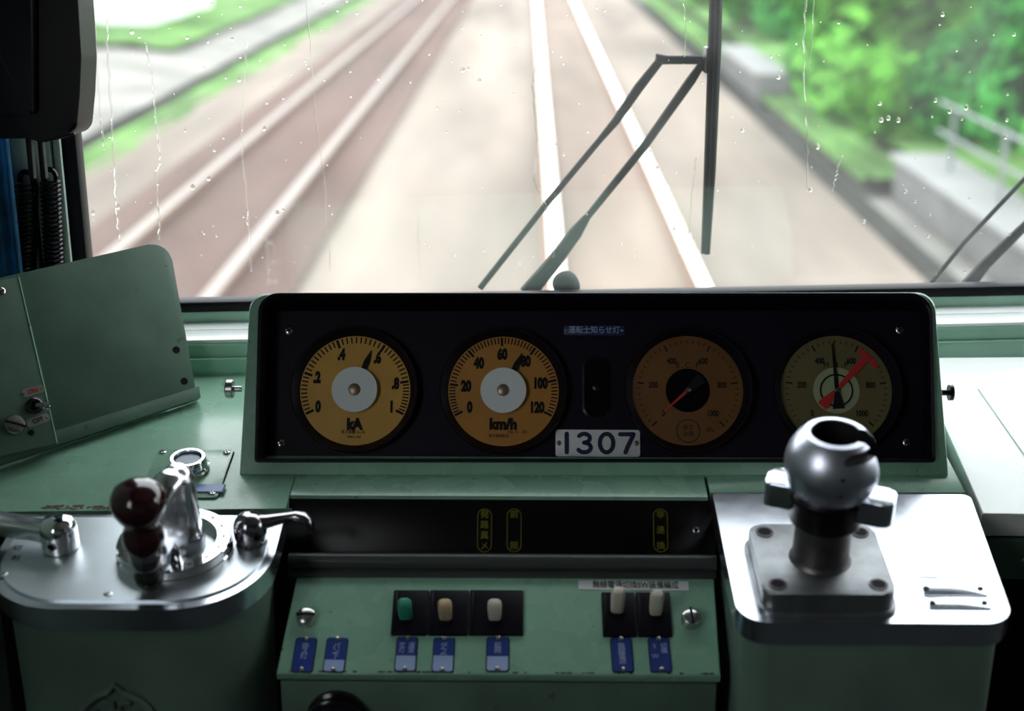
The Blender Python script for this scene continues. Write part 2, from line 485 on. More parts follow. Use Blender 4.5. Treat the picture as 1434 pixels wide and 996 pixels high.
# rain on the glass
rd = MB()
def drop(px, py, r, stretch=1.0):
    p = WF.at(px, py, -0.015)
    n = 10
    prof = [(r, 0), (r * .92, r * .22), (r * .7, r * .42), (r * .38, r * .55), (0, r * .6)]
    rd.lathe(prof, n, T(p.x, p.y, -0.0152) @ Matrix.Diagonal((1, stretch, 1, 1)) @ RX(180) @ Matrix.Rotation(random.random() * 6, 4, 'Z'), cap0=True, cap1=False)
for (x, y, r) in ((648, 98, 6), (656, 96, 4), (671, 113, 5), (185, 45, 6), (195, 52, 4), (325, 55, 5), (335, 112, 5), (1234, 168, 7), (1244, 165, 6), (1258, 168, 6), (1330, 155, 6), (1145, 205, 6), (1090, 108, 6), (1420, 48, 5), (1300, 330, 5), (1268, 268, 5), (388, 298, 6), (396, 294, 4), (270, 262, 6), (292, 250, 6), (165, 290, 6), (130, 298, 5), (778, 203, 4), (1040, 182, 5), (1210, 310, 5), (1353, 150, 6), (1408, 192, 5), (1410, 168, 5), (1232, 145, 6), (1310, 140, 5), (1320, 20, 5), (530, 110, 4), (1135, 265, 6), (945, 320, 5), (920, 235, 5), (262, 53, 5), (370, 180, 5), (300, 210, 4)):
    drop(x, y, r * 0.00042, random.uniform(1, 1.5))
for k in range(190):
    drop(random.uniform(125, 1434), random.uniform(0, 385), random.uniform(0.0005, 0.0014), random.uniform(.9, 1.5))
tag(rd.build('raindrops', WATER), 'clear raindrops scattered over the outside of the windscreen', 'raindrops', kind='stuff').matrix_world = WF.M
rs = MB()
def streak(pts, r):
    P = []
    for i in range(len(pts) - 1):
        for k in range(8):
            t = k / 8
            P.append((pts[i][0] * (1 - t) + pts[i + 1][0] * t + random.uniform(-1.2, 1.2), pts[i][1] * (1 - t) + pts[i + 1][1] * t))
    P.append(pts[-1])
    Q = [WF.at(x, y, -0.0155) for x, y in P]
    rs.tube(Q, [r * random.uniform(.7, 1.2) for _ in Q], 6, flat=0.45, up=(0, 0, 1))
for pts, r in (([(130, 0), (134, 60), (140, 160), (146, 210)], .0010), ([(152, 0), (150, 60), (156, 150), (158, 200), (163, 280), (168, 340)], .0011), ([(203, 60), (212, 100), (217, 160), (226, 220), (218, 245), (222, 300), (223, 335)], .0010),
               ([(345, 60), (342, 130), (338, 190), (347, 300), (352, 380)], .0009), ([(748, 30), (758, 60), (746, 120), (752, 190), (748, 250), (768, 300), (775, 360)], .0012), ([(958, 0), (960, 50), (957, 90)], .0008), ([(1128, 0), (1126, 80), (1130, 180), (1130, 268)], .0009), ([(975, 220), (968, 280), (962, 350)], .0008),
               ([(1140, 0), (1134, 100)], .0006), ([(430, 0), (440, 150), (455, 260), (462, 380)], .0006), ([(1180, 218), (1172, 240), (1166, 268)], .0007), ([(585, 300), (588, 390)], .0006)):
    streak(pts, r)
tag(rs.build('rain_trickles', WATER), 'thin wavering trickles of rain running down the windscreen', 'rain', kind='stuff').matrix_world = WF.M

# ------------------------------------------------------------------ desk
def dpoly(pix, h=0.0): return [(p.x, p.y) for p in (D.at(x, y, h) for x, y in pix)]
desk = thing('driver_desk', 'pale green sloping driver desk under the instrument console', 'desk', D.M)
ldl = MB()
back_v = lambda x: D.at(x, 519).y
b0 = D.at(-60, 719); b1 = D.at(409, 712); b2 = D.at(412, 668); b3 = D.at(990, 668); b4 = D.at(994, 690); b5 = D.at(1372, 690); b6 = D.at(1330, 612)
yb = D.at(300, 519).y
_yl = (D.I @ (WF.M @ Vector((U0, zl, wd)))).y; _yr = D.at(1400, 492).y
ldl.prism([(b0.x - .06, b0.y), (b1.x, b1.y), (b2.x, b1.y), (b2.x, b3.y - .0), (b3.x, b3.y), (b4.x, D.at(1000, 690).y), (D.at(1352, 690).x, D.at(1352, 690).y), (D.at(1326, 640).x, D.at(1326, 640).y), (D.at(1300, 560).x, D.at(1300, 560).y), (D.at(1300, 490).x, D.at(1300, 492).y), (D.at(300, 521).x, D.at(300, 519).y), (b0.x - .06, D.at(60, 523).y)], -0.012, 0.0, 0.0012)
ldl.build('desk_top', GREEN, desk)
ft = MB()   # green strip in front of the console
c0 = D.at(412, 672); c1 = D.at(990, 697)
ft.prism([(c0.x, c1.y), (c1.x + .001, c1.y), (c1.x + .001, c0.y + .01), (c0.x, c0.y + .01)], -0.010, 0.0006, 0.001)
ft.build('front_strip', GREEN, desk)
ap = MB(); ap.box((-.06, D.at(700, 690).y + .10, -.32), (.60, 0.02, 0.56)); ap.build('desk_apron', INTERIOR_D, desk)
# rust worn into the edge by the left controller
ru = MB()
for k in range(60):
    x = random.uniform(58, 165); p = D.at(x, 711 + random.uniform(-3, 2.5))
    ru.lathe([(random.uniform(.0006, .0018), 0), (random.uniform(.0004, .0008), .0004)], 7, T(p.x, p.y, 0.0) @ Matrix.Diagonal((random.uniform(1, 2.6), 1, 1, 1)))
ru.build('rust_chips', mat('rust', (0.11, 0.05, 0.035), 0.9), desk)['kind'] = 'stuff'

sd = thing('side_desk', 'white desk top with a seam right of the brake console', 'desk', D.M)
b = MB()
e0 = D.at(1322, 600, .004); e1 = D.at(1376, 720, .004); e2 = D.at(1330, 548, .004)
xfar = 1.35
b.prism([(D.at(1318, 590).x, D.at(1318, 590).y), (e1.x, e1.y), (D.at(1440, 600).x - .004, e1.y), (D.at(1440, 600).x - .004, e1.y), (xfar, e1.y), (xfar, D.at(1400, 500).y + .01), (D.at(1310, 505).x, D.at(1310, 505).y)], -0.02, 0.004, 0.0015)
b.build('desk_top', WHITE_P, sd)
b = MB(); b.box(((e1.x + xfar) / 2, e1.y + .004, -.010), (xfar - e1.x, 0.006, 0.024), bev=.001); b.build('front_edge', WHITE_P, sd)
b = MB(); p = D.at(1378, 560, .004); q = D.at(1436, 640, .004)
b.tube([(D.at(1370, 545, .0045).x, D.at(1370, 545, .0045).y, .0045), (q.x, q.y, .0045)], 0.0006, 6); b.build('seam', GREYSTRIP, sd)
b = MB(); b.box(((e1.x + xfar) / 2, e1.y + .012, -.30), (xfar - e1.x - .004, 0.02, 0.54)); b.build('cabinet_front', BLACK_M, sd)
b = MB(); b.box(((e1.x + xfar) / 2 + .004, e1.y - .001, -.046), (xfar - e1.x - .012, 0.006, 0.045), bev=.001); b.build('drawer_front', GREEN_D, sd)

def screw_head(mb, M, r=0.004, h=0.0018, slot=True):
    mb.lathe([(r, 0), (r, h * .5), (r * .82, h * .85), (r * .45, h), (0, h)], 18, M)
def slot_mark(mb, M, r, h, cross=False, ang=0):
    mb.box((0, 0, h), (r * 1.5, r * .28, h * .25), M @ RZ(ang))
    if cross: mb.box((0, 0, h), (r * 1.5, r * .28, h * .25), M @ RZ(ang + 90))
def screw(parent, M, r=0.004, h=0.0018, m=None, cross=True, ang=20, name='screw'):
    b = MB(); screw_head(b, M, r, h); o = b.build(name, m or SCREW, parent)
    b = MB(); slot_mark(b, M, r, h, cross, ang); b.build('slot', BLACK_M, o)
    return o
p = (1428, 770)
_sdp = Matrix(((1, 0, 0, D.at(1428, 700).x + .002), (0, 0, -1, e1.y - .004), (0, 1, 0, -.046), (0, 0, 0, 1)))
screw(sd, _sdp, 0.004)

# ------------------------------------------------------------------ instrument console
def fpx(x, y, h=0.0): return PF.at(x, y, h)
con = thing('instrument_console', 'long green instrument console with a black recessed face on the desk', 'instrument console', PF.M)
OUT = [(335, 667, 4), (1329, 668, 4), (1309, 409, 26), (350, 411, 24)]
def outline(pix, h, n=6, scale=1430.0):
    c = []
    for x, y, r in pix:
        p = PF.at(x, y, h); c.append((p.x, p.y, r / scale))
    return roundpoly(c, n)
INN_F = [(357, 648, 5), (1309, 648, 5), (1304, 411, 30), (363, 411, 28)]
o_out = outline(OUT, 0); o_in = outline(INN_F, 0)
def frame_ring(mb, outer, inner, z0o, z0i, back=None):
    pass
# housing body: outer shell tapering to the back
b = MB()
secs = []
for k, (z, ins, dy) in enumerate(((0.0, 0.002, 0), (-0.002, 0.0, 0), (-0.075, 0.004, -0.022), (-0.13, 0.012, -0.075))):
    cx = sum(p[0] for p in o_out) / len(o_out)
    sec = []
    for (x, y) in o_out:
        yy = y
        if y > .1: yy = y + dy - ins
        else: yy = y + ins
        if z < -.01:                                  # the bottom follows the desk
            yy = max(yy, 0.0) if y > .1 else y + ins * 0 - z * math.tan(R(27 - 10)) * 0 - z * 0.0
        sec.append((cx + (x - cx) * (1 - ins * 1.4), yy, z))
    secs.append(sec)
# open tube, closed behind
rings = [[b.bm.verts.new(p) for p in sec] for sec in secs]
n = len(o_out)
for A, B in zip(rings, rings[1:]):
    for k in range(n): b.bm.faces.new((A[k], A[(k + 1) % n], B[(k + 1) % n], B[k]))
b.bm.faces.new(rings[-1])
inn = [b.bm.verts.new((x, y, 0.0)) for x, y in o_in]
inb = [b.bm.verts.new((x, y, -0.012)) for x, y in o_in]
for k in range(n):
    b.bm.faces.new((rings[0][k], rings[0][(k + 1) % n], inn[(k + 1) % n], inn[k]))
    b.bm.faces.new((inn[k], inn[(k + 1) % n], inb[(k + 1) % n], inb[k]))
b.build('housing', GREEN, con, smooth=40)
# black hood: rolled lip and funnel down to the face
b = MB()
INN_B = [(372, 645, 4), (1292, 645, 4), (1290, 436, 14), (378, 436, 14)]
o_bk = outline(INN_B, FZ, scale=1430)
def inset(pts, d):
    cx = sum(p[0] for p in pts) / len(pts); cy = sum(p[1] for p in pts) / len(pts)
    xs = [p[0] for p in pts]; ys = [p[1] for p in pts]; hw = (max(xs) - min(xs)) / 2; hh = (max(ys) - min(ys)) / 2
    return [(cx + (x - cx) * (1 - d / hw), cy + (y - cy) * (1 - d / hh)) for x, y in pts]
lip = [(o_in, -0.010), (o_in, 0.0035), (inset(o_in, .0006), 0.0052), (inset(o_in, .0022), 0.0056), (inset(o_in, .0036), 0.0046), (inset(o_in, .0042), 0.002), (o_bk, FZ)]
rr = [[b.bm.verts.new((x, y, z)) for x, y in pts] for pts, z in lip]
for A, B in zip(rr, rr[1:]):
    for k in range(n): b.bm.faces.new((A[k], A[(k + 1) % n], B[(k + 1) % n], B[k]))
b.build('hood', BLACK, con, smooth=40)
# face with holes is a plate; gauges sit in it
b = MB(); b.prism(inset(o_bk, -.001), FZ - .004, FZ); b.build('face_panel', FACE, con)
for (x, y, m_) in ((404, 463, SCREW), (393, 621, SCREW), (1260, 462, SCREW), (1270, 620, SCREW), (788, 463, SCREW)):
    if x == 788: continue
    p = fpx(x, y, FZ); screw(con, T(p.x, p.y, FZ), 0.0045, 0.002, m_, True, 30)
# clamp knobs on both sides
for sx, px_, py_ in ((-1, 330, 545), (1, 1327, 550)):
    p = fpx(px_, py_, -.012)
    M_ = T(p.x, p.y, -.012) @ RY(90 * sx)
    b = MB(); b.lathe([(0.003, -.006), (0.003, .002), (.0085, .002), (.0095, .003), (.0095, .0085), (.0085, .0098), (0, .0098)] if sx < 0 else [(0.003, -.006), (0.003, .001), (.008, .001), (.008, .005), (0, .005)], 20, M_)
    b.build('clamp_knob', SCREW if sx < 0 else DARKSTEEL, con)

# gauges -----------------------------------------------------------
PXM = 1418.0      # pixels per metre on the face
def gauge(name, label, cx, cy, dial_mat, cat='gauge'):
    p = fpx(cx, cy, FZ)
    g = thing(name, label, cat, PF.M @ T(p.x, p.y, FZ))
    rd_ = 79.5 / PXM
    b = MB()   # bezel: ring standing on the face, sloping in to the dial
    b.ring([(rd_ + .0085, 0), (rd_ + .0085, .0105), (rd_ + .0078, .0115), (rd_ + .0066, .0115), (rd_ + .0058, .0105), (rd_ + .0010, .0016), (rd_ + .0002, .0006), (rd_ + .0002, 0)], 72)
    b.build('bezel', BLACK, g)
    b = MB(); b.ring([(rd_ + .0086, .0112), (rd_ + .0080, .0122), (rd_ + .0072, .0122), (rd_ + .0066, .0112)], 72); b.build('glass_rim', mat('rim_black', (.03, .025, .04), .15, .6), g)
    b = MB(); b.lathe([(rd_ + .0002, 0), (rd_ + .0002, .0006), (0, .0006)], 72); dial = b.build('dial', dial_mat, g)
    return g, rd_, dial
def gauge_glass(g, rd_):
    b = MB(); b.lathe([(rd_ + .004, .0105), (rd_ + .004, .0115), (0, .0122)], 64); 
    b = MB(); b.lathe([(rd_ + .0047, .0024), (rd_ + .0047, .0032), (0, .0034)], 64)
    return b
ZD = .0007
def along(angs, f):
    f = f * (len(angs) - 1); i = min(int(f), len(angs) - 2); return angs[i] + (angs[i + 1] - angs[i]) * (f - i)
def ticks(g, rd_, angs, n, major, rin, rmaj, rout, w, wm, mtl=INK):
    b = MB()
    for k in range(n + 1):
        a = R(along(angs, k / n)); mj = k % major == 0
        r0 = rmaj if mj else rin
        M_ = Matrix.Rotation(a, 4, 'Z')
        b.box(((r0 + rout) / 2 * rd_, 0, ZD), ((rout - r0) * rd_, (wm if mj else w) * rd_, .0003), M_)
    b.build('tick_marks', mtl, g)
def needle_pt(ang, r): return (r * math.cos(R(ang)), r * math.sin(R(ang)))
def small_print(b, rd_):
    b.text('東洋電機 No. 58', .0046, (0, -.70 * rd_, ZD), .85)
    b.text('2 . 5 級  1970', .0034, (0, -.80 * rd_, ZD), .85)

g, rd_, dial = gauge('ammeter', 'orange ammeter dial marked kA, leftmost on the console', 497.5, 547, DIAL_O)
ANG_A = [206, 161, 111, 58, 10, -26]
ticks(g, rd_, ANG_A, 50, 10, .87, .83, .985, .026, .046)
for t_, v in (('0', 0), ('.2', .2), ('.4', .4), ('.6', .6), ('.8', .8), ('1', 1)):
    a = R(along(ANG_A, v)); rr_ = .70 * rd_
    b = MB(); b.text(t_, .0150, (rr_ * math.cos(a) * 1.06, rr_ * math.sin(a), ZD), .66, .075); b.build('numeral', INK, g)
b = MB(); b.text('kA', .0150, (0, -.625 * rd_, ZD), .88, .075)
b.build('unit_lettering', INK, g)
b = MB()
b.text('東洋電機 No.58', .0042, (-.02 * rd_, -.765 * rd_, ZD), .85); b.text('7000-1-250', .0036, (0, -.85 * rd_, ZD), .85)
b.build('small_print', INK, g)
def disc_hub(g, rd_, ang, r_hub, rtip):
    b = MB()
    w = .0030
    tip = rtip * rd_
    b.prism([(0, -w), (tip * .62, -w * .95), (tip * .72, -w * 1.0), (tip, -.0003), (tip, .0003), (tip * .72, w * 1.0), (tip * .62, w * .95), (0, w)], .0016, .0024, 0, 1, RZ(ang))
    b.build('needle', INK, g)
    b = MB(); b.lathe([(r_hub * rd_ * .98, .0008), (r_hub * rd_ * .98, .0060), (r_hub * rd_, .0064), (r_hub * rd_, .0074), (r_hub * rd_ * .985, .0078), (0, .0078)], 56)
    h = b.build('hub_cover', HUBW, g)
    b = MB(); b.lathe([(.0062, .0078), (.0062, .0086), (.0050, .0094), (0, .0096)], 24); b.build('hub_screw', BRASS, h)
disc_hub(g, rd_, 69, .415, .79)
gauge_glass(g, rd_)

g, rd_, dial = gauge('speedometer', 'orange speedometer dial marked km/h, second from the left on the console', 705, 548, DIAL_O2)
ANG_K = [207, 173, 131, 92, 54, 12, -27]
ticks(g, rd_, ANG_K, 60, 10, .87, .83, .985, .024, .044)
for t_, v in (('0', 0), ('20', 20), ('40', 40), ('60', 60), ('80', 80), ('100', 100), ('120', 120)):
    a = R(along(ANG_K, v / 120)); rr_ = .67 * rd_
    b = MB(); b.text(t_, .0145, (rr_ * math.cos(a) * 1.02, rr_ * math.sin(a), ZD), .68, .075); b.build('numeral', INK, g)
b = MB(); b.text('km/h', .0148, (0, -.61 * rd_, ZD), .92, .07)
b.build('unit_lettering', INK, g)
b = MB()
b.text('No. 0 - 130', .0046, (.26 * rd_, -.745 * rd_, ZD), .85, .015); b.text('東洋電機製造', .0040, (-.08 * rd_, -.82 * rd_, ZD), .85)
b.build('small_print', INK, g)
disc_hub(g, rd_, 64, .415, .78)

def pressure(name, label, cx, cy, dm):
    g, rd_, dial = gauge(name, label, cx, cy, dm, 'gauge')
    ticks(g, rd_, [225, -45], 40, 8, .86, .80, .92, .014, .028)
    for k in range(6):
        a = R(225 - 54 * k); rr_ = .60 * rd_
        b = MB(); b.text(str(200 * k), .0085, (rr_ * math.cos(a) * 1.05, rr_ * math.sin(a), ZD), .74, .035); b.build('numeral', INK, g)
    return g, rd_, None
g, rd_, b = pressure('pressure_gauge', 'dim brown pressure gauge with its red needle at zero, right of the number plate', 963, 547, DIAL_B)
b = MB(); b.text('B . C . P', .0085, (0, .46 * rd_, ZD), .85); b.build('unit_lettering', INK, g); b = MB(); b.text('kPa', .0065, (.40 * rd_, -.72 * rd_, ZD), .85)
b.build('unit_lettering', INK, g); b = MB()
b.ring([(.200 * rd_, ZD), (.215 * rd_, ZD), (.215 * rd_, ZD + .0002), (.200 * rd_, ZD + .0002)], 40, T(0, -.74 * rd_))
b.text('東京', .0062, (0, -.68 * rd_, ZD), .9); b.text('計器', .0062, (0, -.80 * rd_, ZD), .9)
b.build('maker_mark', INK, g)
b = MB(); b.lathe([(.40 * rd_, .0007), (.40 * rd_, .0010), (0, .0010)], 48); b.ring([(.275 * rd_, .001), (.29 * rd_, .001), (.29 * rd_, .0016), (.275 * rd_, .0016)], 48)
b.build('hub_disc', BLACK_G, g)
b = MB(); b.prism([(0, -.0017), (.66 * rd_, -.0004), (.66 * rd_, .0004), (0, .0017)], .0020, .0026, 0, 1, RZ(222))
b.build('needle', INK_RED, g)
b = MB(); b.prism([(0, -.0025), (.33 * rd_, -.0060), (.36 * rd_, 0), (.33 * rd_, .0060), (0, .0025)], .0020, .0026, 0, 1, RZ(42)); b.build('counterweight', INK, g)
b = MB(); b.lathe([(.0030, .001), (.0030, .0040), (.0018, .0052), (0, .0054)], 16); b.build('pivot', SCREW, g)

g, rd_, b = pressure('pressure_gauge', 'yellow pressure gauge with a red and a black needle, rightmost on the console', 1171, 547, DIAL_Y)
b = MB(); b.text('M . R . P', .0085, (0, .46 * rd_, ZD), .85); b.build('unit_lettering', INK, g); b = MB(); b.text('kPa', .0065, (.40 * rd_, -.72 * rd_, ZD), .85)
b.build('unit_lettering', INK, g)
b = MB()
arc = [R(30 + k * 3) for k in range(11)]
for a, c in zip(arc, arc[1:]):
    b.prism([(.80 * rd_ * math.cos(a), .80 * rd_ * math.sin(a)), (.90 * rd_ * math.cos(a), .90 * rd_ * math.sin(a)), (.90 * rd_ * math.cos(c), .90 * rd_ * math.sin(c)), (.80 * rd_ * math.cos(c), .80 * rd_ * math.sin(c))], ZD, ZD + .0004)
b.build('red_zone', INK_RED, g)
b = MB(); b.lathe([(.42 * rd_, .0007), (.42 * rd_, .0010), (0, .0010)], 48); b.build('hub_disc', mat('hub_olive', (.36, .40, .24), .35), g)
b = MB(); b.ring([(.275 * rd_, .001), (.30 * rd_, .001), (.30 * rd_, .0018), (.275 * rd_, .0018)], 48); b.build('hub_ring', BLACK_G, g)
b = MB(); b.prism([(-.40 * rd_, -.0052), (-.34 * rd_, -.0058), (0, -.0018), (.50 * rd_, -.0034), (.72 * rd_, -.0040), (.86 * rd_, -.0004), (.86 * rd_, .0004), (.72 * rd_, .0040), (.50 * rd_, .0034), (0, .0018), (-.34 * rd_, .0058), (-.40 * rd_, .0052)], .0018, .0024, 0, 1, RZ(47)); b.build('red_needle', INK_RED, g)
b = MB(); b.prism([(-.34 * rd_, -.0060), (0, -.0020), (.86 * rd_, -.0006), (.86 * rd_, .0006), (0, .0020), (-.34 * rd_, .0060)], .0028, .0034, 0, 1, RZ(94)); b.build('black_needle', INK, g)
b = MB(); b.lathe([(.0028, .001), (.0028, .0046), (.0016, .0058), (0, .006)], 16); b.build('pivot', SCREW, g)

# number plate 1307
p = fpx(837, 621, FZ)
np_ = thing('number_plate', 'white number plate reading 1307 on the black console face', 'number plate', PF.M @ T(p.x, p.y, FZ))
pwid, phei = 121 / PXM, 38.5 / PXM
b = MB(); b.prism(rrect(0, 0, pwid, phei, .0025), 0, .0018, .0006); b.build('plate', WHITE, np_)
b = MB(); s_ = phei * .345; zz = .0018; r_ = .00215
def off(x, pts): return [(x + q[0] * s_, q[1] * s_) for q in pts]
k_ = pwid / 121
b.stroke(off(-44.5 * k_, [(0, 1), (0, -1)]), r_, zz)
def arcpts(cx, cy, rx, ry, a0, a1, n=10): return [(cx + rx * math.cos(R(a0 + (a1 - a0) * i / n)), cy + ry * math.sin(R(a0 + (a1 - a0) * i / n))) for i in range(n + 1)]
b.stroke(off(-19.5 * k_, arcpts(0, .52, .62, .48, 150, -90, 12)), r_, zz)
b.stroke(off(-19.5 * k_, arcpts(0, -.48, .72, .52, 90, -150, 12)), r_, zz)
o_ = arcpts(0, 0, .72, 1.0, 0, 360, 28)
b.stroke(off(12.5 * k_, o_), r_, zz)
b.stroke(off(41.5 * k_, [(-.72, .97), (.72, .97)]), r_, zz); b.stroke(off(41.5 * k_, [(.72, .97), (.45, .35), (.1, -.35), (-.15, -1.0)]), r_, zz)
b.build('numerals', INK_BLUE, np_)
for sx in (-1, 1): screw(np_, T(sx * (pwid / 2 - .0035), 0, .0018), .0026, .0012, BRASS, False, 90, 'rivet')

# blue lettered strip above the lamp slot
p = fpx(832, 463, FZ)
nl = thing('nameplate', 'dark blue lettered strip with two rivets above the lamp slot', 'nameplate', PF.M @ T(p.x, p.y, FZ))
b = MB(); b.prism(rrect(0, 0, 88 / PXM, 14 / PXM, .002), 0, .001, .0003); b.build('plate', mat('deep_blue', (.012, .02, .10), .4), nl)
b = MB(); b.text('運転士知らせ灯', .0082, (0, 0, .0012), .92, .012); b.build('lettering', INK_W, nl)
for sx in (-1, 1):
    b = MB(); screw_head(b, T(sx * 41 / PXM, 0, .001), .002, .0012); b.build('rivet', SCREW, nl)

# oblong lamp slot
p = fpx(835, 543, FZ)
il = thing('indicator_lamp', 'unlit oblong lamp slot with a thin rim between the gauges', 'lamp', PF.M @ T(p.x, p.y, FZ))
b = MB(); b.prism(rrect(0, 0, 34 / PXM, 82 / PXM, 13 / PXM, 8), 0, .0008); b.build('lens', BLACK_G, il)
b = MB()
ou = rrect(0, 0, 40 / PXM, 88 / PXM, 15 / PXM, 8); iu = rrect(0, 0, 35 / PXM, 83 / PXM, 13.5 / PXM, 8)
L = [[b.bm.verts.new((x, y, z)) for x, y in pts] for pts, z in ((ou, 0), (ou, .0015), (iu, .0024), (iu, .0008))]
m_ = len(ou)
for A, B in zip(L, L[1:]):
    for k in range(m_): b.bm.faces.new((A[k], A[(k + 1) % m_], B[(k + 1) % m_], B[k]))
b.build('rim', DARKSTEEL, il)
b = MB(); b.lathe([(.004, .0008), (.0036, .0016), (.002, .0022), (0, .0024)], 16); b.build('bulb', DARKSTEEL, il)

# ------------------------------------------------------------------ indicator strip and switch panel in the middle
_q = D.M @ D.at(700, 699)
BF = Frame(_q + Vector((0, .004, -.004)), (1, 0, 0), (0, math.sin(R(30)), math.cos(R(30))))
ip = thing('annunciator', 'black strip with yellow lettered capsules below the instrument console', 'indicator panel', BF.M)
a0 = BF.at(398, 783); a1 = BF.at(1003, 783); t0 = BF.at(408, 700)
b = MB(); b.prism([(a0.x, a0.y), (a1.x, a1.y), (a1.x, .0035), (a0.x, .0035)], -0.006, 0.0, .0005); b.build('strip', mat('strip_black', (.006, .004, .0045), .28, spec=.14, vary=.3, vscale=12), ip)
for (x, body) in ((678.5, '発\n路\n異\nメ'), (720, '前\n\n\n照'), (925, '非\n連\n換')):
    pa = BF.at(x, 743)
    ph = (BF.at(x, 713).y - BF.at(x, 774).y); pwd = 21 / 1500
    b = MB()
    ou = rrect(pa.x, pa.y, pwd, ph, pwd / 2 * .98, 8); iu = rrect(pa.x, pa.y, pwd - .0014, ph - .0014, (pwd - .0014) / 2 * .98, 8)
    A = [b.bm.verts.new((x_, y_, .0004)) for x_, y_ in ou]; B = [b.bm.verts.new((x_, y_, .0004)) for x_, y_ in iu]
    A2 = [b.bm.verts.new((x_, y_, 0)) for x_, y_ in ou]
    for k in range(len(A)):
        k2 = (k + 1) % len(A)
        b.bm.faces.new((A[k], A[k2], B[k2], B[k])); b.bm.faces.new((A2[k], A2[k2], A[k2], A[k]))
    lines = body.split('\n')
    for i, ch in enumerate(lines):
        if ch: b.text(ch, .0082, (pa.x, pa.y + ph * .36 - i * ph * .72 / (len(lines) - 1), .0003), 1, .01)
    b.build('capsule', INK_YEL, ip)
pa = BF.at(975, 743); screw(ip, T(pa.x, pa.y, 0), .0035, .0015, SCREW, True, 10)

SL = R(30)
_d = ray(710, 808); _sp = EYE + _d * (1.222 / _d.y)
SF = Frame(_sp, (1, 0, 0), (0, math.cos(SL), math.sin(SL)))
sp = thing('switch_console', 'sloping pale green switch panel in the middle of the desk', 'switch panel', SF.M)
s0 = SF.at(415, 808); s1 = SF.at(1000, 808); s2 = SF.at(1009, 943); s3 = SF.at(386, 948)
yl = (s2.y + s3.y) / 2
b = MB(); b.prism([(s3.x, yl), (s2.x, yl), (s1.x, s1.y), (s0.x, s0.y)], -0.010, 0.0, .002, 3)
b.build('panel', GREEN, sp)
# fascia below, vertical
b = MB()
Mx = Matrix.Rotation(-SL, 4, 'X')
b.box(((s3.x + s2.x) / 2, 0, -.16), (s2.x - s3.x - .004, .012, .30), T(0, yl + .010, -.008) @ Mx, bev=.002)
b.build('fascia', GREEN_D, sp)
b = MB()
for k in range(46):
    x = random.choice([random.uniform(400, 640), random.uniform(520, 620), random.uniform(640, 1000)]); q = SF.at(x, 946 + random.uniform(-2.5, 1.0))
    b.lathe([(random.uniform(.0005, .0013), 0), (random.uniform(.0003, .0007), .0003)], 7, T(q.x, max(q.y, yl + .0025), 0) @ Matrix.Diagonal((random.uniform(1, 3.4), 1, 1, 1)))
b.build('paint_chips', mat('bare_edge', (.045, .035, .03), .8), sp)['kind'] = 'stuff'
# ledge between strip and panel
b = MB()
l0 = SF.at(405, 793); l1 = SF.at(1002, 793)
b.tube([(l0.x, .014, .004), (l1.x, .014, .004)], .008, 14)
b.box(((l0.x + l1.x) / 2, .006, -.004), (l1.x - l0.x, .016, .010), bev=.002)
b.build('ledge', mat('ledge_grey', (.05, .055, .055), .35), sp)
for (x, y, a, cr) in ((429, 866, 0, False), (968, 868, 95, False)):
    pa = SF.at(x, y, .003)
    b = MB(); b.lathe([(.0092, 0), (.0092, .006), (.0084, .009), (.006, .0105), (0, .011)], 24, T(pa.x, pa.y, 0)); o = b.build('screw', SCREW, sp)
    b = MB(); b.box((0, 0, .0106), (.0172, .0022, .0012), T(pa.x, pa.y, 0) @ RZ(a)); b.build('slot', BLACK_M, o)

# switches
SPX = 1560.0
def toggle(x, y, x0, x1, y0, y1, m, label, h=.026):
    c0 = SF.at(x0, y1); c1 = SF.at(x1, y1); c2 = SF.at((x0 + x1) / 2, y0)
    cx, cy = (c0.x + c1.x) / 2, (c0.y + c2.y) / 2
    t = thing('toggle_switch', label, 'switch', SF.M @ T(cx, cy, 0), 'switches on the green panel')
    b = MB(); w_, h_ = c1.x - c0.x - .0003, c2.y - c0.y
    b.prism(rrect(0, 0, w_, h_, .0012, 2), 0, .0035, .0008)
    b.box((-w_ / 2 + .003, 0, .0038), (.0022, h_ * .92, .0016), bev=.0003)
    b.build('base', BLACK, t)
    q = SF.at(x, y + 13, .0035)
    lx, ly = q.x - cx, q.y - cy
    ww, dd = 20 / SPX / 2, .0065
    b = MB()
    secs = []
    for (z, k, e) in ((.002, .86, 0), (.010, .95, .0005), (h * .75, 1.0, .002), (h * .92, .96, .0026), (h, .72, .003), (h + .0006, .4, .003)):
        secs.append([(lx + px_ * k, ly + py_ * k + e, z) for px_, py_ in rrect(0, 0, ww * 2, dd * 1.5, .0035, 4)])
    b.loft(secs); b.build('lever', m, t)
    b = MB(); b.lathe([(ww * 1.25, .0030), (ww * 1.2, .0052), (ww, .0060), (0, .006)], 20, T(lx, ly, 0)); b.build('collar', BLACK_M, t)
toggle(568, 852, 547, 598, 829, 891, GREENPL, 'switch with a green lever on a black base, leftmost of the five')
toggle(624, 853, 599, 655, 829, 891, IVORY_O, 'switch with a tan lever next to the green one')
toggle(693, 853, 656, 733, 829, 891, IVORY, 'switch with an ivory lever on the widest black base')
toggle(864, 843, 844, 892, 832, 893, IVORY, 'switch with a tall ivory lever under the white lettered label', .034)
toggle(918, 846, 893, 942, 832, 893, IVORY, 'switch with an ivory lever nearest the right screw of the panel', .033)

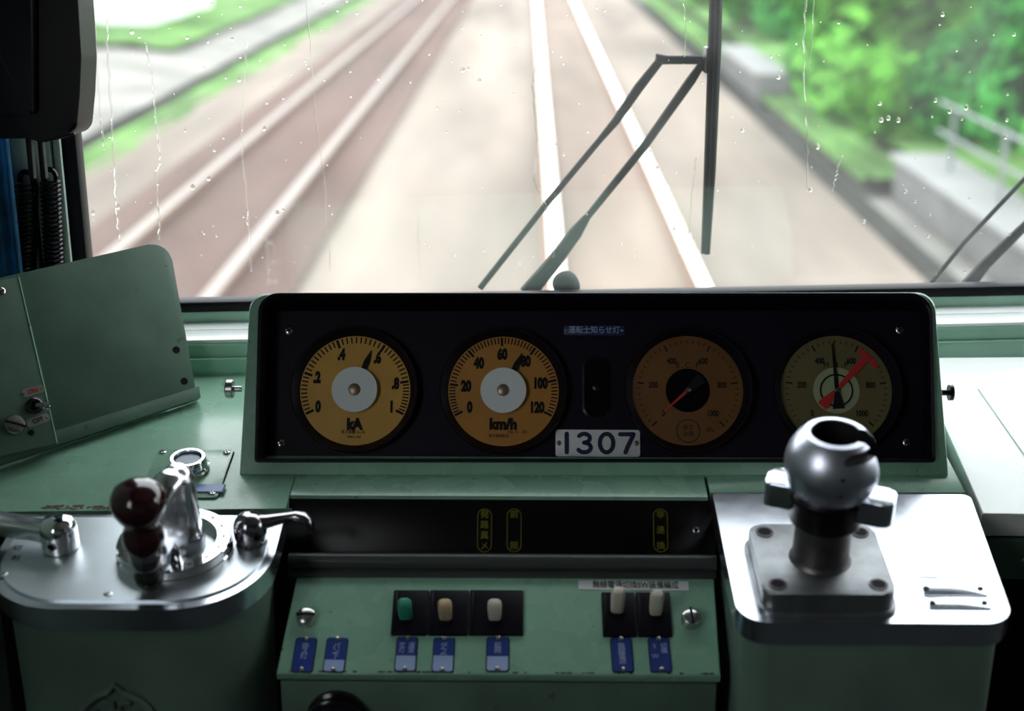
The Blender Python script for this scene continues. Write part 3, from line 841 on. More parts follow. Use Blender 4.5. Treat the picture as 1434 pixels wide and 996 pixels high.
def blue_plate(x, y, chars, band, label, rot=0.0, w=31, h=49):
    p = SF.at(x, y)
    t = thing('nameplate', label, 'nameplate', SF.M @ T(p.x, p.y, 0) @ RZ(rot), 'blue plates on the switch panel')
    wm = w / SPX; y1 = SF.at(x, y - h / 2).y; y0 = SF.at(x, y + h / 2).y; hm = y1 - y0
    b = MB(); b.prism(rrect(0, 0, wm, hm, .0030, 4), 0, .0010, .0003); b.build('backing', BLACK, t)
    b = MB(); b.prism(rrect(0, 0, wm - .0016, hm - .0016, .0026, 4), .0010, .0014); b.build('plate', BLUEPL, t)
    if band:
        b = MB(); b.prism(rrect(0, -hm / 2 + .0010 + hm * band / 2, wm - .0020, hm * band, [.0024, .0024, 0.0001, 0.0001], 4), .0014, .0016); b.build('pale_band', PALEBL, t)
    b = MB(); cols = chars.split('|')
    for ci, cc in enumerate(cols):
        for i, ch in enumerate(cc):
            if ch != ' ': b.text(ch, .0070 if len(cols) == 1 else .0062, ((ci - (len(cols) - 1) / 2) * -.0085, hm * .24 - i * hm * .145, .0014), 1, .005)
    b.build('lettering', INK_W, t)
    for sy in (-1, 1):
        b = MB(); screw_head(b, T(0, sy * (hm / 2 - .0022), .0012), .0024, .0020); b.build('rivet', SCREW, t)
blue_plate(426, 918, '非ス灯', 0, 'plain blue plate at the left end of the switch panel', -1.5)
blue_plate(470, 918, 'パン下', .32, 'blue plate with a slanted pale foot, second from the left end', -1.5)
blue_plate(569, 917, '運室|客灯', .42, 'blue plate with a pale lower half below the green lever', -.5)
blue_plate(621, 918, 'デフロ', .44, 'blue plate with a pale lower half below the tan lever', -.5)
blue_plate(697, 917, '前照', .40, 'blue plate with a pale lower half below the ivory lever', 0, 33)
blue_plate(871, 918, '無線電源', 0, 'dark blue plate below the tall ivory lever', 1.5)
blue_plate(924, 918, '切換|S W', 0, 'dark blue plate nearest the right end of the switch panel', 1.5)

p = SF.at(887, 820.5)
lb = thing('label_sticker', 'narrow white sticker with black lettering above the right switches', 'label', SF.M @ T(p.x, p.y, 0) @ RZ(-.3))
b = MB(); b.box((0, 0, .0003), (161 / SPX, .0100, .0006)); b.build('strip', WHITE, lb)
b = MB(); b.text('無線電源切換SW装備編成', .0088, (.002, 0, .0009), .80, .0, th=.0003); b.build('lettering', INK, lb)

# black ribbed knob on the fascia
_fy = SF.M @ Vector((0, yl, -.008))
KF = Frame((0, _fy.y + .0022, _fy.z - .03), (1, 0, 0), (0, 0, 1))
p = KF.at(472, 1002)
kb = thing('round_knob', 'black ribbed round knob on the fascia below the switch panel', 'knob', KF.M @ T(p.x, p.y, 0))
b = MB(); b.lathe([(.026, 0), (.027, .002), (.027, .007), (.024, .009), (.024, .012), (.026, .013), (.026, .018), (.023, .020)], 40); b.build('base_ring', BLACK_G, kb)
b = MB(); b.lathe([(.0225, .018), (.0225, .026), (.020, .029), (.016, .030), (.013, .028), (0, .027)], 40); b.build('cap', BLACK_G, kb)

# ------------------------------------------------------------------ left: master controller
mc = thing('master_controller', 'green cast controller stand with a steel top plate at the left', 'controller', D.M)
HP = 0.006
corner = [(-95, 719, 0), (372, 719, .004), (396, 716, .010), (386, 800, .05), (300, 866, .05), (-14, 838, .0)]
# outline in desk coordinates with big front radii
pL = D.at(-20, 800, HP); pR = D.at(396, 720, HP); pB = D.at(130, 851, HP)
xL = D.at(-14, 790, HP).x; xR = D.at(392, 745, HP).x; yT = D.at(200, 719, HP).y; yF = pB.y
plate_out = roundpoly([(xL, yF, .075), (xR, yF, .082), (xR, yT, .006), (xL, yT, .006)], 14)
b = MB(); b.prism(plate_out, -0.018, HP - .002, .004, 4); b.build('rim', STEEL_S, mc)
b = MB(); b.prism(inset(plate_out, .0085), HP - .004, HP, .0008, 2); b.build('top_plate', STEEL, mc)
b = MB()
bo = inset(plate_out, .010)
# body stands vertical under the tilted plate: loft along world down
dn = (D.M.to_3x3().inverted() @ Vector((0, 0, -1)))
secs = [[(x + dn.x * t, y + dn.y * t, -0.015 + dn.z * t) for x, y in inset(plate_out, .010 + i_)] for t, i_ in ((0, 0), (.05, .002), (.12, .004), (.5, .004))]
b.loft(secs); b.build('body', CASTING, mc)
# crest cast on the front of the body
cp = D.M @ Vector((D.at(170, 850).x, yF + .0125, -0.015)) 
CRF = Frame((0, cp.y - .0005, cp.z), (1, 0, 0), (0, -.02, 1))
pc = CRF.at(166, 1014)
b = MB()
Mc = D.I @ CRF.M @ T(pc.x, pc.y, 0)
rr_ = 58 / 1770
pts = [(rr_ * math.cos(R(a)), rr_ * math.sin(R(a)), .001) for a in range(-60, 241, 8)]
b.tube([(rr_ * math.cos(R(a)), rr_ * math.sin(R(a)), .001) for a in range(100, 351, 8)], .0030, 8, Mc)
b.tube([(rr_ * math.cos(R(a)), rr_ * math.sin(R(a)), .001) for a in range(-10, 81, 8)], .0030, 8, Mc)
b.tube([(rr_ * math.cos(R(100)), rr_ * math.sin(R(100)), .001), (-.004, rr_ * 1.08, .001), (0, rr_ * 1.22, .001), (.004, rr_ * 1.08, .001), (rr_ * math.cos(R(80)), rr_ * math.sin(R(80)), .001)], .0026, 8, Mc)
for sx in (-1, 1):
    b.box((sx * .0085, rr_ * .66, .001), (.010, .0045, .004), Mc, bev=.0012)
    b.tube([(sx * .003, rr_ * .72, .001), (sx * .003, rr_ * .45, .001)], .0022, 8, Mc)
    b.tube([(sx * .024, rr_ * .30, .001), (sx * .016, rr_ * .42, .001)], .0024, 8, Mc)
b.tube([(.0135 * math.cos(R(a)), .0135 * math.sin(R(a)) - .001, .001) for a in range(0, 181, 12)], .0030, 8, Mc)
b.build('crest', CASTING, mc)
for (x, y) in ((151, 832), (4, 804), (22, 726), (262, 761)):
    if x == 262: continue
    p = D.at(x, y, HP); screw(mc, T(p.x, p.y, HP - .0006), .0042, .0012, STEEL, False, 50)
b = MB()
for x, y, t_ in ((24, 768, '切'), (22, 782, '前'), (335, 764, '後'), (348, 770, '切'), (362, 764, '前')):
    p = D.at(x, y, HP); b.text(t_, .0085, (p.x, p.y, HP), 1)
b.build('lettering', INK, mc)
# notch ring
rc = D.at(246, 772, HP)
ringp = thing('notch_ring', 'raised chrome notch ring under the large controller handle', 'notch ring', D.M @ T(rc.x, rc.y, HP))
RO, RI, RH = .0508, .0375, .0135
b = MB(); b.ring([(RO + .001, 0), (RO + .001, .004), (RO, .005), (RO, RH - .001), (RO - .001, RH), (RI + .001, RH), (RI, RH - .001), (RI, 0)], 80); b.build('rim', CHROME, ringp)
b = MB(); b.lathe([(RI, 0), (RI, .003), (0, .003)], 64); b.build('floor_disc', STEEL, ringp)
b = MB()
for a in range(-60, 240, 22):
    b.box(((RO + RI) / 2, 0, RH), (.0022, .0036, .0006), RZ(a))
b.build('notch_marks', mat('notch_red', (.12, .015, .03), .5), ringp)

# main handle: hub post, arm, collar, two-lobed brown knob
hd = thing('controller_handle', 'chrome controller handle with a glossy dark red knob', 'handle', D.M @ T(rc.x, rc.y, HP))
kx, ky = -.0085, -.058                      # axis of the knob
hx, hy = .0080, .006                     # axis of the hub
def fuse(name, mbs, m, parent, voxel, smooth_n=6):
    """several closed shapes grown into one smooth casting"""
    o = mbs.build(name, m, parent, smooth=0)
    md = o.modifiers.new('r', 'REMESH'); md.mode = 'VOXEL'; md.voxel_size = voxel
    ms = o.modifiers.new('s', 'SMOOTH'); ms.iterations = smooth_n; ms.factor = .5
    bpy.context.view_layer.update()
    me = bpy.data.meshes.new_from_object(o.evaluated_get(bpy.context.evaluated_depsgraph_get()))
    o.modifiers.clear(); o.data = me
    for p_ in me.polygons: p_.use_smooth = True
    return o
b = MB()
b.lathe([(.0185, .003), (.0185, .016), (.0170, .020), (.0158, .045), (.0155, .066), (.0150, .074), (.0125, .081), (.008, .0855), (0, .087)], 36, T(hx, hy, 0))
ax = Vector((kx - hx, ky - hy, 0)); La = ax.length; ax.normalize(); side = Vector((-ax.y, ax.x, 0))
secs = []
for t, z0, z1, hw in ((-.05, .006, .082, .0120), (.08, .006, .0860, .0140), (.20, .008, .0865, .0138), (.34, .012, .0835, .0122), (.48, .016, .0760, .0102), (.62, .018, .0660, .0086), (.80, .020, .053, .0074), (.97, .021, .044, .0068)):
    c = Vector((hx, hy, 0)) + ax * (La * t) - side * (.004 * max(0, min(1, t / .3))) * max(0, 1 - t); zc = (z0 + z1) / 2; hh = (z1 - z0) / 2
    secs.append([tuple(c + side * px_ + Vector((0, 0, zc + pz_))) for px_, pz_ in rrect(0, 0, hw * 2, hh * 2, min(hw * .8, hh * .8), 6)])
b.loft(secs)
fuse('arm', b, CHROME_S, hd, .0011, 10)
b = MB(); b.lathe([(0, .004), (.008, .0052), (.0118, .010), (.0128, .015), (.0118, .020), (.0095, .0235), (.0095, .0240)], 30, T(kx, ky, 0)); b.build('latch_ball', mat('dark_green_black', (.012, .014, .012), .25), hd)
b = MB(); b.lathe([(.0092, .0235), (.0125, .026), (.0142, .030), (.0145, .036), (.0136, .041), (.0125, .043)], 32, T(kx, ky, 0)); b.build('collar', CHROME_D, hd)
b = MB(); b.lathe([(.0128, .0425), (.0152, .046), (.0166, .051), (.0166, .056), (.0150, .0615), (.0135, .0655), (.0140, .069), (.0172, .073), (.0204, .079), (.0218, .085), (.0212, .091), (.0180, .097), (.0125, .1005), (.006, .1020), (0, .1024)], 44, T(kx, ky, .0425) @ Matrix.Diagonal((1.07, 1.07, 1.12, 1)) @ T(0, 0, -.0425)); b.build('knob', BROWN, hd)
b = MB()   # pointed pawl hanging off the arm in front
c = Vector((hx, hy, 0)) + ax * (La * .62)
b.prism([(-.006, 0), (.006, 0), (.0035, .022), (0, .028), (-.0035, .022)], -.0025, .0025, .001, 2, T(c.x + .013, c.y - .004, .006) @ RX(90))
b.build('pawl', CHROME, hd)
b = MB(); b.box((c.x + .006, c.y - .006, .006), (.034, .010, .009), bev=.002); b.build('stop_block', DARKSTEEL, hd)

# left small chrome handle
p = D.at(86, 766, HP)
kh = thing('reverser_handle', 'polished chrome lever with a set screw at the left edge', 'handle', D.M @ T(p.x, p.y, HP) )
b = MB(); b.lathe([(.0165, .001), (.0165, .023), (.0160, .0245), (.0150, .027), (.0120, .030), (.006, .0315), (0, .0318)], 36); b.build('boss', CHROME, kh)
b = MB()
secs = []
for t, w_, h_, zc, up_ in ((0, .0105, .019, .0155, 0), (.014, .0100, .018, .0155, .002), (.026, .0092, .0175, .017, .004), (.060, .0105, .019, .020, .008), (.085, .0115, .019, .021, .010)):
    secs.append([(-t, up_ + px_, zc + pz_) for px_, pz_ in rrect(0, 0, w_ * 2, h_, .005, 5)])
b.loft(secs); b.build('arm', CHROME_S, kh, smooth=50)
Ms = RZ(-100) @ T(.0166, 0, .011) @ RY(90)
b = MB(); b.ring([(.0048, -.001), (.0048, .0006), (.0034, .0006), (.0034, -.001)], 20, Ms); o = b.build('set_screw', SCREW, kh)
b = MB(); b.lathe([(.0034, -.0006), (.0034, .0002), (0, .0002)], 16, Ms); b.build('socket', BLACK_M, o)

# right small handle
p = D.at(352, 757, HP)
rh = thing('key_handle', 'small dark chrome lever reaching over the right edge of the controller plate', 'handle', D.M @ T(p.x, p.y, HP))
b = MB(); b.lathe([(.0135, .001), (.0150, .004), (.0155, .012), (.0148, .019), (.012, .0245), (.007, .0275), (0, .0285)], 32); b.build('boss', CHROME_D, rh)
b = MB()
secs = []
for t, w_, h_, zc, vy in ((0.004, .0075, .016, .018, 0), (.016, .0062, .012, .020, .001), (.030, .0048, .009, .0225, .003), (.042, .0055, .010, .0235, .004), (.050, .0070, .012, .0215, .003), (.055, .0062, .016, .0170, .002), (.0575, .0045, .012, .0130, .001)):
    secs.append([(t, vy + px_, zc + pz_) for px_, pz_ in rrect(0, 0, w_ * 2, h_, min(w_, h_ / 2) * .8, 5)])
b.loft(secs); b.build('arm', CHROME_D, rh, smooth=50)
b = MB(); b.lathe([(.004, .0), (.004, .0012), (.002, .0018), (0, .002)], 16, RZ(-55) @ T(.0146, 0, .012) @ RY(90)); b.build('set_screw', DARKSTEEL, rh)

# push button unit on its plate
pc0 = D.at(222, 632); pc1 = D.at(328, 632); pc2 = D.at(314, 699); 
pcx = (pc0.x + pc1.x) / 2 - .0; pcy = (pc0.y + pc2.y) / 2
pb = thing('push_button_unit', 'square green plate with a round steel push button beside the console', 'push button', D.M @ T(pcx, pcy, 0))
pw_, ph_ = pc1.x - pc0.x, pc0.y - pc2.y
b = MB(); b.prism(rrect(0, 0, pw_ + .002, ph_ + .002, .005), 0, .0006); b.build('plate_edge', BLACK_M, pb)
b = MB(); b.prism(rrect(0, 0, pw_, ph_, .0045), .0004, .0024, .0006); b.build('plate', GREEN, pb)
for sx in (-1, 1):
    for sy in (-1, 1): screw(pb, T(sx * (pw_ / 2 - .006), sy * (ph_ / 2 - .006), .0024), .0036, .0012, SCREW, True, 25)
q = D.at(265, 658, .0024); bx, by = q.x - pcx, q.y - pcy
b = MB(); b.ring([(.0185, .0024), (.0205, .004), (.0205, .007), (.0185, .0085), (.0178, .016), (.0170, .0172), (.0140, .0172), (.0136, .016), (.0136, .0024)], 48, T(bx, by, 0)); b.build('button_ring', CHROME, pb)
b = MB(); b.lathe([(.0136, .0024), (.0136, .0125), (.012, .0140), (0, .0142)], 40, T(bx, by, 0)); b.build('button', mat('button_blue_grey', (.30, .38, .48), .3), pb)
q = D.at(289, 685, .0024)
b = MB(); b.prism(rrect(q.x - pcx, q.y - pcy, .036, .0150, .002), .0024, .0032); np2 = b.build('nameplate', BLACK, pb)
b = MB(); b.prism(rrect(q.x - pcx - .0006, q.y - pcy + .0006, .034, .0130, .0016), .0032, .0036); b.build('blue_field', mat('blue_field', (.03, .12, .42), .3), np2)

# ------------------------------------------------------------------ right: brake console
bc = thing('brake_stand', 'grey brake stand with a wide polished steel top at the right', 'brake stand', D.M)
xL = D.at(1001, 700, HP).x; xL2 = D.at(1033, 862, HP).x; xR1 = D.at(1353, 694, HP).x; xR2 = D.at(1419, 868, HP).x; yT = D.at(1180, 692, HP).y; yF = D.at(1220, 873, HP).y
plate = roundpoly([(xL2, yF, .026), (xR2, yF, .026), (xR1 + .004, yT, .008), (xL - .001, yT, .003)], 10)
b = MB(); b.prism(plate, -.017, HP, .0045, 4); b.build('top_plate', STEEL_S, bc)
b = MB()
secs = [[(x + dn.x * t, y + dn.y * t, -0.016 + dn.z * t) for x, y in inset(plate, .006 + i_)] for t, i_ in ((0, 0), (.1, .002), (.5, .004))]
b.loft(secs); b.build('body', CASTING, bc)
for (cx_, cy_, w_, h_) in ((1333, 822, 92, 27), (1342, 846, 88, 15)):
    p = D.at(cx_, cy_, HP); wm = w_ / 1680; hm = h_ / 990
    b = MB(); b.prism(rrect(p.x, p.y, wm, hm, .0015), HP, HP + .0012, .0003); o = b.build('data_plate', STEEL_S, bc)
    for sx in (-1, 1):
        q = (p.x + sx * (wm / 2 - .004), p.y - (0.004 if h_ > 20 else 0))
        b = MB(); screw_head(b, T(q[0], q[1], HP + .0012), .0026, .0014); b.build('rivet', DARKSTEEL, o)

# brake valve
fc = D.at(1145, 785 + 24, HP)
FT = .021
bv = thing('brake_valve', 'steel brake valve with a hollow ball head on a bolted square flange', 'brake valve', D.M @ T(fc.x, fc.y, HP))
fw, fd = .1120, .1040
b = MB(); b.prism(rrect(0, 0, fw + .006, fd + .006, .014, 6), 0, .004, .001); b.prism(rrect(0, 0, fw, fd, .012, 6), .003, FT, .0022, 3); b.build('flange', CASTSTEEL, bv)
for sx in (-1, 1):
    for sy in (-1, 1):
        M_ = T(sx * (fw / 2 - .0135), sy * (fd / 2 - .0135), FT)
        b = MB(); b.ring([(.0080, 0), (.0080, .0008), (.0062, .0008), (.0062, 0)], 28, M_); o = b.build('bolt', DARKSTEEL, bv); b = MB(); b.lathe([(.0066, 0), (.0066, .0006), (0, .0004)], 6, M_); b.build('socket', BLACK_M, o)
b = MB(); b.lathe([(.0275, FT - .001), (.0262, FT + .0015), (.0250, FT + .003), (.0244, FT + .006), (.0242, FT + .020), (.0242, FT + .050), (.0242, FT + .056)], 44); b.build('neck', NECKSTEEL, bv)
BC = FT + .096                                    # centre of the ball
b = MB(); b.lathe([(.0242, FT + .040), (.0305, FT + .042), (.0315, FT + .044), (.0315, FT + .062), (.0325, FT + .064), (.0325, FT + .068), (.0300, FT + .071), (.027, FT + .072)], 48); b.build('collar', DARKSTEEL, bv)
# winged bar through the collar
b = MB()
wa = math.degrees(math.atan2(-.034, .092))
hwid = .0145
pts = roundpoly([(-.0520, -hwid, .006), (.0560, -hwid, .010), (.0560, hwid, .007), (-.0520, hwid, .010)], 6)
b.prism(pts, FT + .052, FT + .074, .0015, 2, RZ(wa)); b.build('wing_bar', STEEL_S, bv)
# hollow ball with an open top and a slot towards the right
RB, RT = .0400, .0300
def ball_mesh():
    bm = bmesh.new()
    prof = []
    a_top = math.asin(RT / RB)
    for k in range(25):
        a = R(-58) + (a_top - R(-58)) * k / 24
        prof.append((RB * math.cos(a), RB * math.sin(a)))
    r_in = .0208
    prof += [(r_in + .0006, RT + .0008), (r_in, RT), (r_in, .000), (r_in * .9, -.006), (0, -.006)]
    mb = MB(); mb.bm.free(); mb.bm = bm
    mb.lathe(prof, 64, None, True, False)
    return mb
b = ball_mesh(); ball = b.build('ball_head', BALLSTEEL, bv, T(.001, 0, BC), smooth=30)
cutters = []
for cb in (((.040, 0, .008), (.050, .0215, .066), -14, .003), ((.0385, 0, .0228), (.020, .036, .0075), -55, .001)):
    ct = MB(); ct.box(cb[0], cb[1], RZ(cb[2]), bev=cb[3])
    cutter = ct.build('slot_cutter', BALLSTEEL, None, bv.matrix_world @ T(0, 0, BC)); cutters.append(cutter)
    md = ball.modifiers.new('slot', 'BOOLEAN'); md.operation = 'DIFFERENCE'; md.object = cutter; md.solver = 'EXACT'
bpy.context.view_layer.update()
dg = bpy.context.evaluated_depsgraph_get()
newme = bpy.data.meshes.new_from_object(ball.evaluated_get(dg))
ball.modifiers.clear(); ball.data = newme
newme.materials.append(mat('socket_shade', (.02, .018, .02), .6, .6))  # shade of the deep socket and slot, painted into the steel
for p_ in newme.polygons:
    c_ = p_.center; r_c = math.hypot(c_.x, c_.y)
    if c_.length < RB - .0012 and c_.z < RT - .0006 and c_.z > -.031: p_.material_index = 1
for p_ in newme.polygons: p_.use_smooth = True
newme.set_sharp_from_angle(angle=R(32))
for cutter in cutters: bpy.data.objects.remove(cutter)
print('BALL', len(newme.vertices))
b = MB(); b.lathe([(.0200, -.0055), (.0200, -.002), (.012, .002), (0, .004)], 32, T(0, 0, BC)); b.build('inner_plug', BLACK_M, bv)
b = MB(); b.lathe([(.0016, 0), (.0016, .0006), (0, .0006)], 12, T(0, 0, BC) @ RZ(-88) @ RY(78) @ T(0, 0, RB - .0002)); b.lathe([(.0011, 0), (.0011, .0006), (0, .0006)], 12, T(0, 0, BC) @ RZ(-88) @ RY(100) @ T(0, 0, RB - .0002)); b.build('pin_holes', BLACK_M, bv)
b = MB(); b.ring([(.0205, -.0345), (.0260, -.0318), (.0285, -.0285), (.0300, -.0300), (.0240, -.0355)], 48, T(0, 0, BC)); b.build('ball_seat', CASTSTEEL, bv)

# ------------------------------------------------------------------ left: document holder and switch box
hA = D.M @ D.at(76, 622, .006); hB = D.M @ D.at(279, 553, .006)
hu = (hB - hA).normalized()
hn0 = Vector((hu.y, -hu.x, 0)).normalized()                      # horizontal, towards the viewer
hv = (Vector((0, 0, 1)) * math.cos(R(32)) - hn0 * math.sin(R(32)))
HF = Frame(hA, hu, hv)
dh = thing('document_holder', 'green tilted metal document holder with a bottom lip and two holes', 'document holder', HF.M)
b = MB()
cs = [(-40, 640, 0), (274, 546, .003), (236, 336, .020), (-40, 398, 0)]
out = roundpoly([(HF.at(x, y).x, HF.at(x, y).y, r) for x, y, r in cs], 8)
b.prism(out, -.003, 0, .0006); b.build('back_plate', GREEN_D, dh)
b = MB()
l0, l1, l2, l3 = HF.at(-40, 664, .008), HF.at(281, 557, .008), HF.at(279, 541, .008), HF.at(-40, 640, .008)
b.prism([(l0.x, l0.y), (l1.x, l1.y), (l2.x, l2.y), (l3.x, l3.y)], .0065, .0085, .0005)
bb = HF.at(270, 550, 0); b.prism([(l0.x, l0.y), (l1.x, l1.y), (l1.x, l1.y + .0018), (l0.x, l0.y + .0018)], -.003, .0075, .0003); b.build('bottom_lip', GREEN_D, dh)
for x, y in ((247, 490), (258, 534)):
    p = HF.at(x, y, .0002); b = MB(); b.lathe([(.0040, -.0004), (.0040, .0003), (0, .0003)], 20, T(p.x, p.y, 0)); b.build('hole', BLACK_M, dh)
b = MB()    # bracket foot resting on the desk
f0 = HF.at(60, 600); f1 = HF.at(235, 560)
b.box(((f0.x + f1.x) / 2, f0.y + .004, -.03), (f1.x - f0.x, .004, .055), bev=.001)
b.box(((f0.x + f1.x) / 2, f0.y - .006, -.012), (f1.x - f0.x, .016, .012), bev=.001); b.build('foot_bracket', BLACK_M, dh)

BH = .020
sb = thing('switch_box', 'green switch box with an ON OFF toggle and slotted screw at the left edge', 'switch box', HF.M)
b = MB()
q = [HF.at(x, y, BH) for x, y in ((-60, 652), (80, 621), (56, 505), (26, 388), (-60, 404))]
b.prism([(v.x, v.y) for v in q], .001, BH, .001, 2); b.build('box', GREEN_D, sb)
b = MB()
for k in range(1): 
    a = HF.at(80, 621, BH); c = HF.at(26, 388, BH)
    b.tube([(a.x, a.y, BH), (c.x, c.y, BH)], .0008, 6)
b.build('edge_bead', GREEN, sb)
def hpt(x, y): 
    v = HF.at(x, y, BH); return v
v = hpt(20, 596)
b = MB(); b.lathe([(.0105, 0), (.0105, .004), (.009, .0062), (.006, .0070), (0, .0072)], 28, T(v.x, v.y, BH)); o = b.build('slotted_screw', SCREW, sb)
b = MB(); b.box((0, 0, .0068), (.020, .0024, .0012), T(v.x, v.y, BH) @ RZ(-35)); b.build('slot', BLACK_M, o)
v = hpt(48, 569)
b = MB(); b.ring([(.0085, 0), (.0085, .003), (.0065, .0045), (.0040, .0045), (.0040, 0)], 6 * 4, T(v.x, v.y, BH)); o = b.build('toggle', DARKSTEEL, sb)
b = MB(); b.tube([(v.x, v.y, BH + .002), (v.x + .003, v.y - .003, BH + .010), (v.x + .006, v.y - .007, BH + .017)], [.0028, .0030, .0038], 12); b.lathe([(0, -.004), (.0028, -.003), (.004, 0), (.0028, .003), (0, .004)], 14, T(v.x + .0062, v.y - .0072, BH + .0175)); b.build('bat', CHROME, o)
for (x, y, t_) in ((46, 548, 'ON'), (53, 589, 'OFF')):
    v = hpt(x, y)
    b = MB(); b.prism(rrect(v.x, v.y, .024 if t_ == 'OFF' else .022, .0085, .003), BH, BH + .0008); o = b.build('nameplate', mat('plate_tin_' + t_.lower(), (.30, .30, .27), .4, .6), sb)
    b = MB(); b.text(t_, .0068, (v.x, v.y, BH + .001), .95, .015); b.build('lettering', INK_RED if t_ == 'ON' else INK, o)
    for sx in (-1, 1):
        b = MB(); screw_head(b, T(v.x + sx * .0095, v.y, BH + .0008), .0014, .0008); b.build('rivet', SCREW, o)
v = hpt(2, 408); screw(sb, T(v.x, v.y, BH), .004, .0015, SCREW, False, 20)
v = hpt(44, 606)
b = MB(); b.lathe([(.003, 0), (.003, .0012), (0, .0018)], 14, T(v.x, v.y, BH)); b.build('rivet', BLACK_M, sb)

# ------------------------------------------------------------------ upper left: black casing, coiled cords, curtain
CF = Frame(EYE + ray(60, 150) * (1.38 / ray(60, 150).y), (1, 0, 0), (0, 0.1, 1))
eq = thing('equipment_casing', 'large black rounded casing hanging at the top left corner', 'casing', CF.M)
b = MB()
c = [(-80, 196, .0), (40, 194, .006), (58, 200, .004), (107, 184, .014), (112, 130, .05), (114, 80, .05), (110, 10, .05), (105, -60, 0), (-80, -60, 0)]
b.prism(roundpoly([(CF.at(x, y).x, CF.at(x, y).y, r) for x, y, r in c], 6), -.05, 0, .006, 3); b.build('shell', BLACK, eq)
b = MB()
c = [(-80, 163, .0), (46, 160, .004), (46, -60, .0), (-80, -60, 0)]
b.prism(roundpoly([(CF.at(x, y, .012).x, CF.at(x, y, .012).y, r) for x, y, r in c], 6), -.001, .012, .003, 2); b.build('cover', BLACK, eq)
b = MB(); e0_, e1_ = CF.at(62, 198, .001), CF.at(104, 187, .001)
b.tube([(e0_.x, e0_.y, .0), (e1_.x, e1_.y, .0)], .0012, 8); b.build('edge_trim', DARKSTEEL, eq)
b = MB()
for x0, x1 in ((36, 44), (54, 60)):
    a = CF.at(x0, 198, -.02); c_ = CF.at(x1, 198, -.02); d_ = CF.at((x0 + x1) / 2 + 4, 250, -.02)
    b.prism([(a.x, a.y + .004), (c_.x, a.y + .004), (d_.x + .003, d_.y), (d_.x - .002, d_.y)], -.026, -.018, .001)
b.build('prong', BLACK, eq)

LF = Frame(EYE + ray(60, 300) * (1.555 / ray(60, 300).y), (1, 0, 0), (0, 0.0, 1))
cords = []
for (x0, y0, x1, y1, rad, lab) in ((36, 243, 33, 430, 15, 'black coiled cord hanging nearer the left edge'), (69, 238, 77, 425, 13, 'black coiled cord hanging beside the windscreen pillar')):
    a = LF.at(x0, y0); c_ = LF.at(x1, y1); rr_ = rad / 1240 / 1.1
    t = thing('coiled_cord', lab, 'cord', LF.M @ T(a.x, a.y, 0), 'coiled cords below the casing')
    L_ = (c_ - a); n_turn = 30
    path = []
    for k in range(n_turn * 14):
        f_ = k / (n_turn * 14 - 1); an = 2 * math.pi * n_turn * f_
        path.append((L_.x * f_ + rr_ * math.cos(an), L_.y * f_ - .012, rr_ * math.sin(an)))
    b = MB(); b.tube(path, .0021, 7, None, None, (0, 1, 0.01)); b.build('coil', BLACK_G, t)
    b = MB(); b.tube([(rr_ * .7 * math.cos(R(an)), -.008 + rr_ * .9 * math.sin(R(an)), 0) for an in range(-20, 201, 14)], .0030, 8); b.build('loop', BLACK_G, t)
b = MB()
c0, c1 = LF.at(-60, 200, .03), LF.at(13, 200, .03); cb = LF.at(0, 420, .03).y
path = []
for k in range(41):
    f_ = k / 40; path.append((c0.x + (c1.x - c0.x) * f_, .003 * math.sin(f_ * 22)))
lo_ = [b.bm.verts.new((x, cb, .03 + z)) for x, z in path]; hi_ = [b.bm.verts.new((x, c0.y + .1, .03 + z)) for x, z in path]
for k in range(40): b.bm.faces.new((lo_[k], lo_[k + 1], hi_[k + 1], hi_[k]))
r_ = bmesh.ops.solidify(b.bm, geom=b.bm.faces[:], thickness=.0015)
o = b.build('curtain', BLUECLOTH); o.matrix_world = LF.M; tag(o, 'dark blue curtain hanging at the far left edge', 'curtain')

# ------------------------------------------------------------------ wipers outside the glass
WZ = -0.05
wp = thing('windscreen_wiper', 'black double-armed wiper with an upright blade across the windscreen', 'wiper', WF.M)
def wpt(x, y, z=WZ): return WF.at(x, y, z)
def bar(name, pts, r, m, parent, flat=.6):
    b = MB(); b.tube([wpt(x, y, z) for x, y, z in pts], r, 10, None, flat, (0, 0, 1)); return b.build(name, m, parent)
WM = mat('wiper_black', (.007, .011, .010), .4, spec=.3)
K = .00084 * 1.02
bar('blade_holder', [(1004, -60, -.03), (1001, 60, -.03), (994, 240, -.028), (988, 355, -.026)], [8.5 * K, 9.5 * K, 8.5 * K, 6.5 * K], mat('blade_black', (.003, .003, .004), .5, spec=.15), wp, .8)
b = MB()
bl = [wpt(x, y, -.0215) for x, y in ((1007, -60), (1004, 60), (997, 240), (990, 356))]
b.tube(bl, .0035, 8, None, .8); b.build('rubber_edge', RUBBER, wp)
bar('main_arm', [(984, 88, -.038), (968, 112, WZ), (900, 208, WZ), (816, 312, WZ)], [5 * K, 7 * K, 6 * K, 5 * K], WM, wp)
bar('arm_sleeve', [(822, 304, WZ), (806, 326, WZ), (775, 368, WZ), (738, 412, WZ)], [5.5 * K, 10 * K, 11 * K, 13 * K], WM, wp)
bar('parallel_arm', [(925, 84, WZ), (895, 122, WZ), (862, 170, WZ), (840, 196, WZ), (770, 280, WZ), (672, 404, WZ)], [6 * K, 7 * K, 6 * K, 4.5 * K, 4.5 * K, 4.5 * K], WM, wp)
bar('cross_link', [(918, 83, WZ), (935, 84, WZ), (984, 84, -.042), (990, 84, -.036)], [8 * K, 6 * K, 6 * K, 7 * K], WM, wp)
b = MB(); p = wpt(992, 84, -.034); b.box((p.x, p.y, -.034), (.010, .030, .020), bev=.002); b.build('blade_clip', DARKSTEEL, wp)
